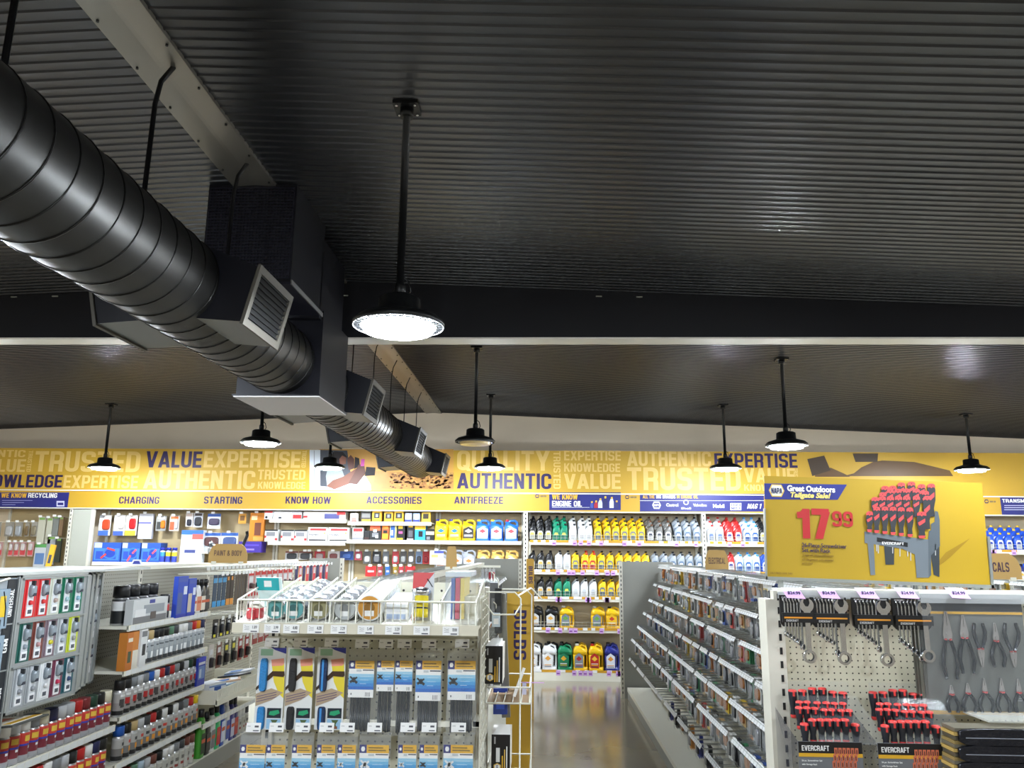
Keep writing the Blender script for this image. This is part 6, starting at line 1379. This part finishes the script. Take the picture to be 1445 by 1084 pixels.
# folded bags lower right
for i in range(4):
    Yb = 3.22; a = atY(1356,1053+i*23.5,Yb); h = wpx(21,Yb); x0 = a.x; x1 = 2.12
    t = thing('folded_tool_bag',f'folded black plastic wrapped tool pack, {nth(i)} from the top at lower right','tool set',(x0,Yb,a.z),(0,0,0),'folded black tool packs')
    b = MB(); b.loft([(0,(x1-x0)/2,0,(x1-x0)/2,h*.5),(.02,(x1-x0)/2,0,(x1-x0)/2,h*.5)],M((24,27,36),.22,bump=.6,nscale=26,name='black plastic wrap'),16,.35,Matrix.Translation((0,.02,h/2)) @ Matrix.Rotation(PI/2,4,'X')); obj('wrap', b, t)
    for k in range(4):
        b = MB(); z0 = h*k/4; b.box((-.012+.004*(k%2),.02,z0+.001),(x1-x0-.02,.12,z0+h/4-.002),M([(150,128,76),(84,78,64),(190,160,90),(110,104,88)][k],.5)); obj('leaf', b, t)
    b = MB(); b.box((.02,-.0025,h*.45),(x1-x0-.01,-.0015,h*.5),M((150,154,164),.2)); obj('fold', b, t)
b = MB(); b.box((rx0+.7,-.32,1.03),(rx1+.02,-.0,1.036),M((226,226,216),.2,0,.4)); b.box((rx0+.64,-.05,1.045),(rx1,-.004,1.075),BEIGE); obj('hanger_bar', b, re_)
# right margin: wire grid and yellow blade
t = thing('wire_grid_panel','white wire grid at the right edge of the picture','rack',(2.10,3.55,0)); b = MB(); z = .4
while z < 1.47: b.tube([(-.03,-.1,z),(.14,-.1,z)],.0028,STEELW,4); z += .036
for x in (-.03,.06,.13): b.tube([(x,-.097,.4),(x,-.097,1.47)],.003,STEELW,4)
obj('wires', b, t)
b = MB(); b.box((-.04,0,0),(.06,.005,1.49),YELH); obj('aisle_sign', b, loc=(2.23,3.66,0), label='yellow blade edge behind the wire grid at far right', cat='sign')
# ================================================================ sale board
SW, SH = .955, .440
sb = thing('sale_board','yellow sale board in a grey frame on the right endcap','sign',(.985,3.645,1.548),(0,R(1.55),0))
b = MB(); b.box((0,0,0),(SW,.006,SH),M((172,140,18),.55,name='sale yellow')); obj('poster', b, sb)
b = MB(); FRM = M((150,154,150),.35,.5); b.box((-.006,-.006,-.014),(SW+.012,.012,.0),FRM); b.box((-.006,-.006,-.014),(0,.012,SH*.67),FRM); b.box((SW+.001,-.006,-.014),(SW+.012,.012,SH*.47),FRM); b.box((0,.007,SH-.01),(SW,.012,SH),FRM); obj('frame', b, sb)
for x in (.06,.9): obj('foot', MB().box((x-.01,.0,-.05),(x+.01,.012,-.014),FRM), sb)
def S(px, py): return ((px-1077-(py-672)*.055)/308*SW, SH-(py-672-(px-1077)*.036)/143*SH)
def sp_(b, pts, m, k): b.poly([(x,-.0008-.0003*k,z) for x, z in pts],m)
SBL = M((30,40,126),.45)
b = MB(); sp_(b,[S(1077,683),S(1195,685),S(1182,707),S(1078,706)][::-1],SBL,1)
c = S(1095,693.5); sp_(b,hexpts(c[0],c[1],.0345,.027),M((228,190,60),.45),2); sp_(b,hexpts(c[0],c[1],.030,.023),M((236,232,214),.45),3); sp_(b,hexpts(c[0],c[1],.028,.0135),M((226,226,220),.45),4); obj('ribbon', b, sb)
def stx(s, x0, y0, x1, y1, m, **k):
    p, q = S(x0,y1), S(x1,y1); r_ = S(x0,y0); text(s,(p[0],-.0028,p[1]),(q[0],-.0028,r_[1]),m,sb,**k)
stx('NAPA',1087.5,689.5,1103,697.5,PNAVY,bold=.03); stx('Great Outdoors',1110,685.5,1178,694.5,WHITE,bold=.045); stx('Tailgate Sale!',1115,695.5,1172,705.5,M((240,214,120),.5),bold=.04,shear=.25)
RDS = M((180,28,32),.45,name='sale red')
stx('17',1126,719.5,1173,761.5,RDS,bold=.07); stx('99',1175,723,1204,745,RDS,bold=.03)
stx('26-Piece Screwdriver',1132.5,768,1195,774,PURP,bold=.005); stx('Set with Rack',1133,775,1172.5,781,PURP,bold=.005)
DOL = M((130,100,30),.5); stx('Juego de destornilladores',1133.5,783,1177,787.5,DOL,shear=.2,bold=0); stx('de 26 piezas con estante',1133.5,789,1177,793.5,DOL,shear=.2,bold=0); stx('#776-4503',1133.5,795.5,1148,798,DOL,bold=0)
stx('SALE PRICES GOOD THRU',1089,809,1120,811.5,DOL,bold=0)
# printed rack picture
b = MB(); RK = M((84,92,98),.45); RKD = M((50,56,60),.45); RKL = M((104,112,118),.45)
def Z7(x, y): return S(1210+x/6.995,670+y/6.995)
def zp(pts, m, k): sp_(b,[Z7(*p) for p in pts][::-1],m,k)
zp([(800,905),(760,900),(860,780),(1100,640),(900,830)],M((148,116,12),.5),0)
zp([(275,900),(358,900),(362,700),(260,700)],RKD,1); zp([(740,995),(795,1020),(800,720),(715,780)],RKD,1)
zp([(690,650),(690,840),(805,715),(805,460),(790,380),(760,370),(755,480),(720,500),(720,560),(700,570)],RK,2)
zp([(70,575),(690,655),(690,1025),(575,1025),(560,800),(440,745),(160,700),(175,1000),(130,1000),(100,690),(72,690)],RKL,3); zp([(690,655),(690,1025),(715,1000),(720,650)],RK,4)
zp([(190,632),(490,685),(490,728),(190,675)],M((18,20,22),.4),5)
for x, y in ((190,770),(205,790),(345,790),(415,820),(490,820),(520,860),(760,810)): zp([(x-5,700),(x+5,700),(x+4,y),(x-4,y)],M((190,190,186),.4),2)
hb, hr_ = M((48,50,54),.4), M((214,72,72),.4); kk = 6
for row, hgt, wd in (([(270,120),(345,118),(430,85),(530,78),(630,103),(725,98)],190,80),([(245,185),(320,152),(395,150),(480,148),(575,148),(665,170)],190,74),([(170,232),(240,225),(320,225),(400,222),(480,222),(575,222),(680,222)],210,76),([(115,375),(185,328),(265,328),(345,330),(425,335),(510,338),(625,380)],245,70)):
    kk += 3
    for x, y in row:
        w2 = wd*(1.35 if (x, y) == (625,380) else 1)/2; hh = 330 if (x, y) in ((725,98),(680,222)) else hgt
        if row[0] == (115,375): hh = (575+ (x-70)*.12)-y-4
        zp([(x-w2*.8,y+30),(x-w2,y+60),(x-w2,y+hh*.5),(x-w2*.6,y+hh*.75),(x-w2*.75,y+hh),(x+w2*.75,y+hh),(x+w2*.6,y+hh*.75),(x+w2,y+hh*.5),(x+w2,y+60),(x+w2*.8,y+30)][::-1],hb,kk)
        zp([(x-w2*.95,y+40),(x-w2*.9,y+12),(x-w2*.4,y),(x+w2*.4,y),(x+w2*.9,y+12),(x+w2*.95,y+40),(x+w2*.3,y+34),(x,y+46),(x-w2*.3,y+34)],hr_,kk+1)
        zp([(x-w2*.8,y+hh*.42),(x+w2*.7,y+hh*.26),(x+w2*.7,y+hh*.4),(x-w2*.5,y+hh*.54)],hr_,kk+1)
        if row[0] == (115,375): zp([(x-w2*.75,y+hh-22),(x+w2*.75,y+hh-22),(x+w2*.5,y+hh+4),(x-w2*.5,y+hh+4)],hr_,kk+1)
        zp([(x-w2*.14,y+14),(x+w2*.14,y+14),(x,y+30)],M((70,30,30),.5),kk+2)
obj('printed_rack', b, sb, label='printed picture of a black rack full of red and black screwdrivers')
p, q = Z7(240,692), Z7(450,670); text('EVERCRAFT',(p[0],-.0032,p[1]-.004),(q[0],-.0032,q[1]-.006),WHITE,sb,bold=.03)
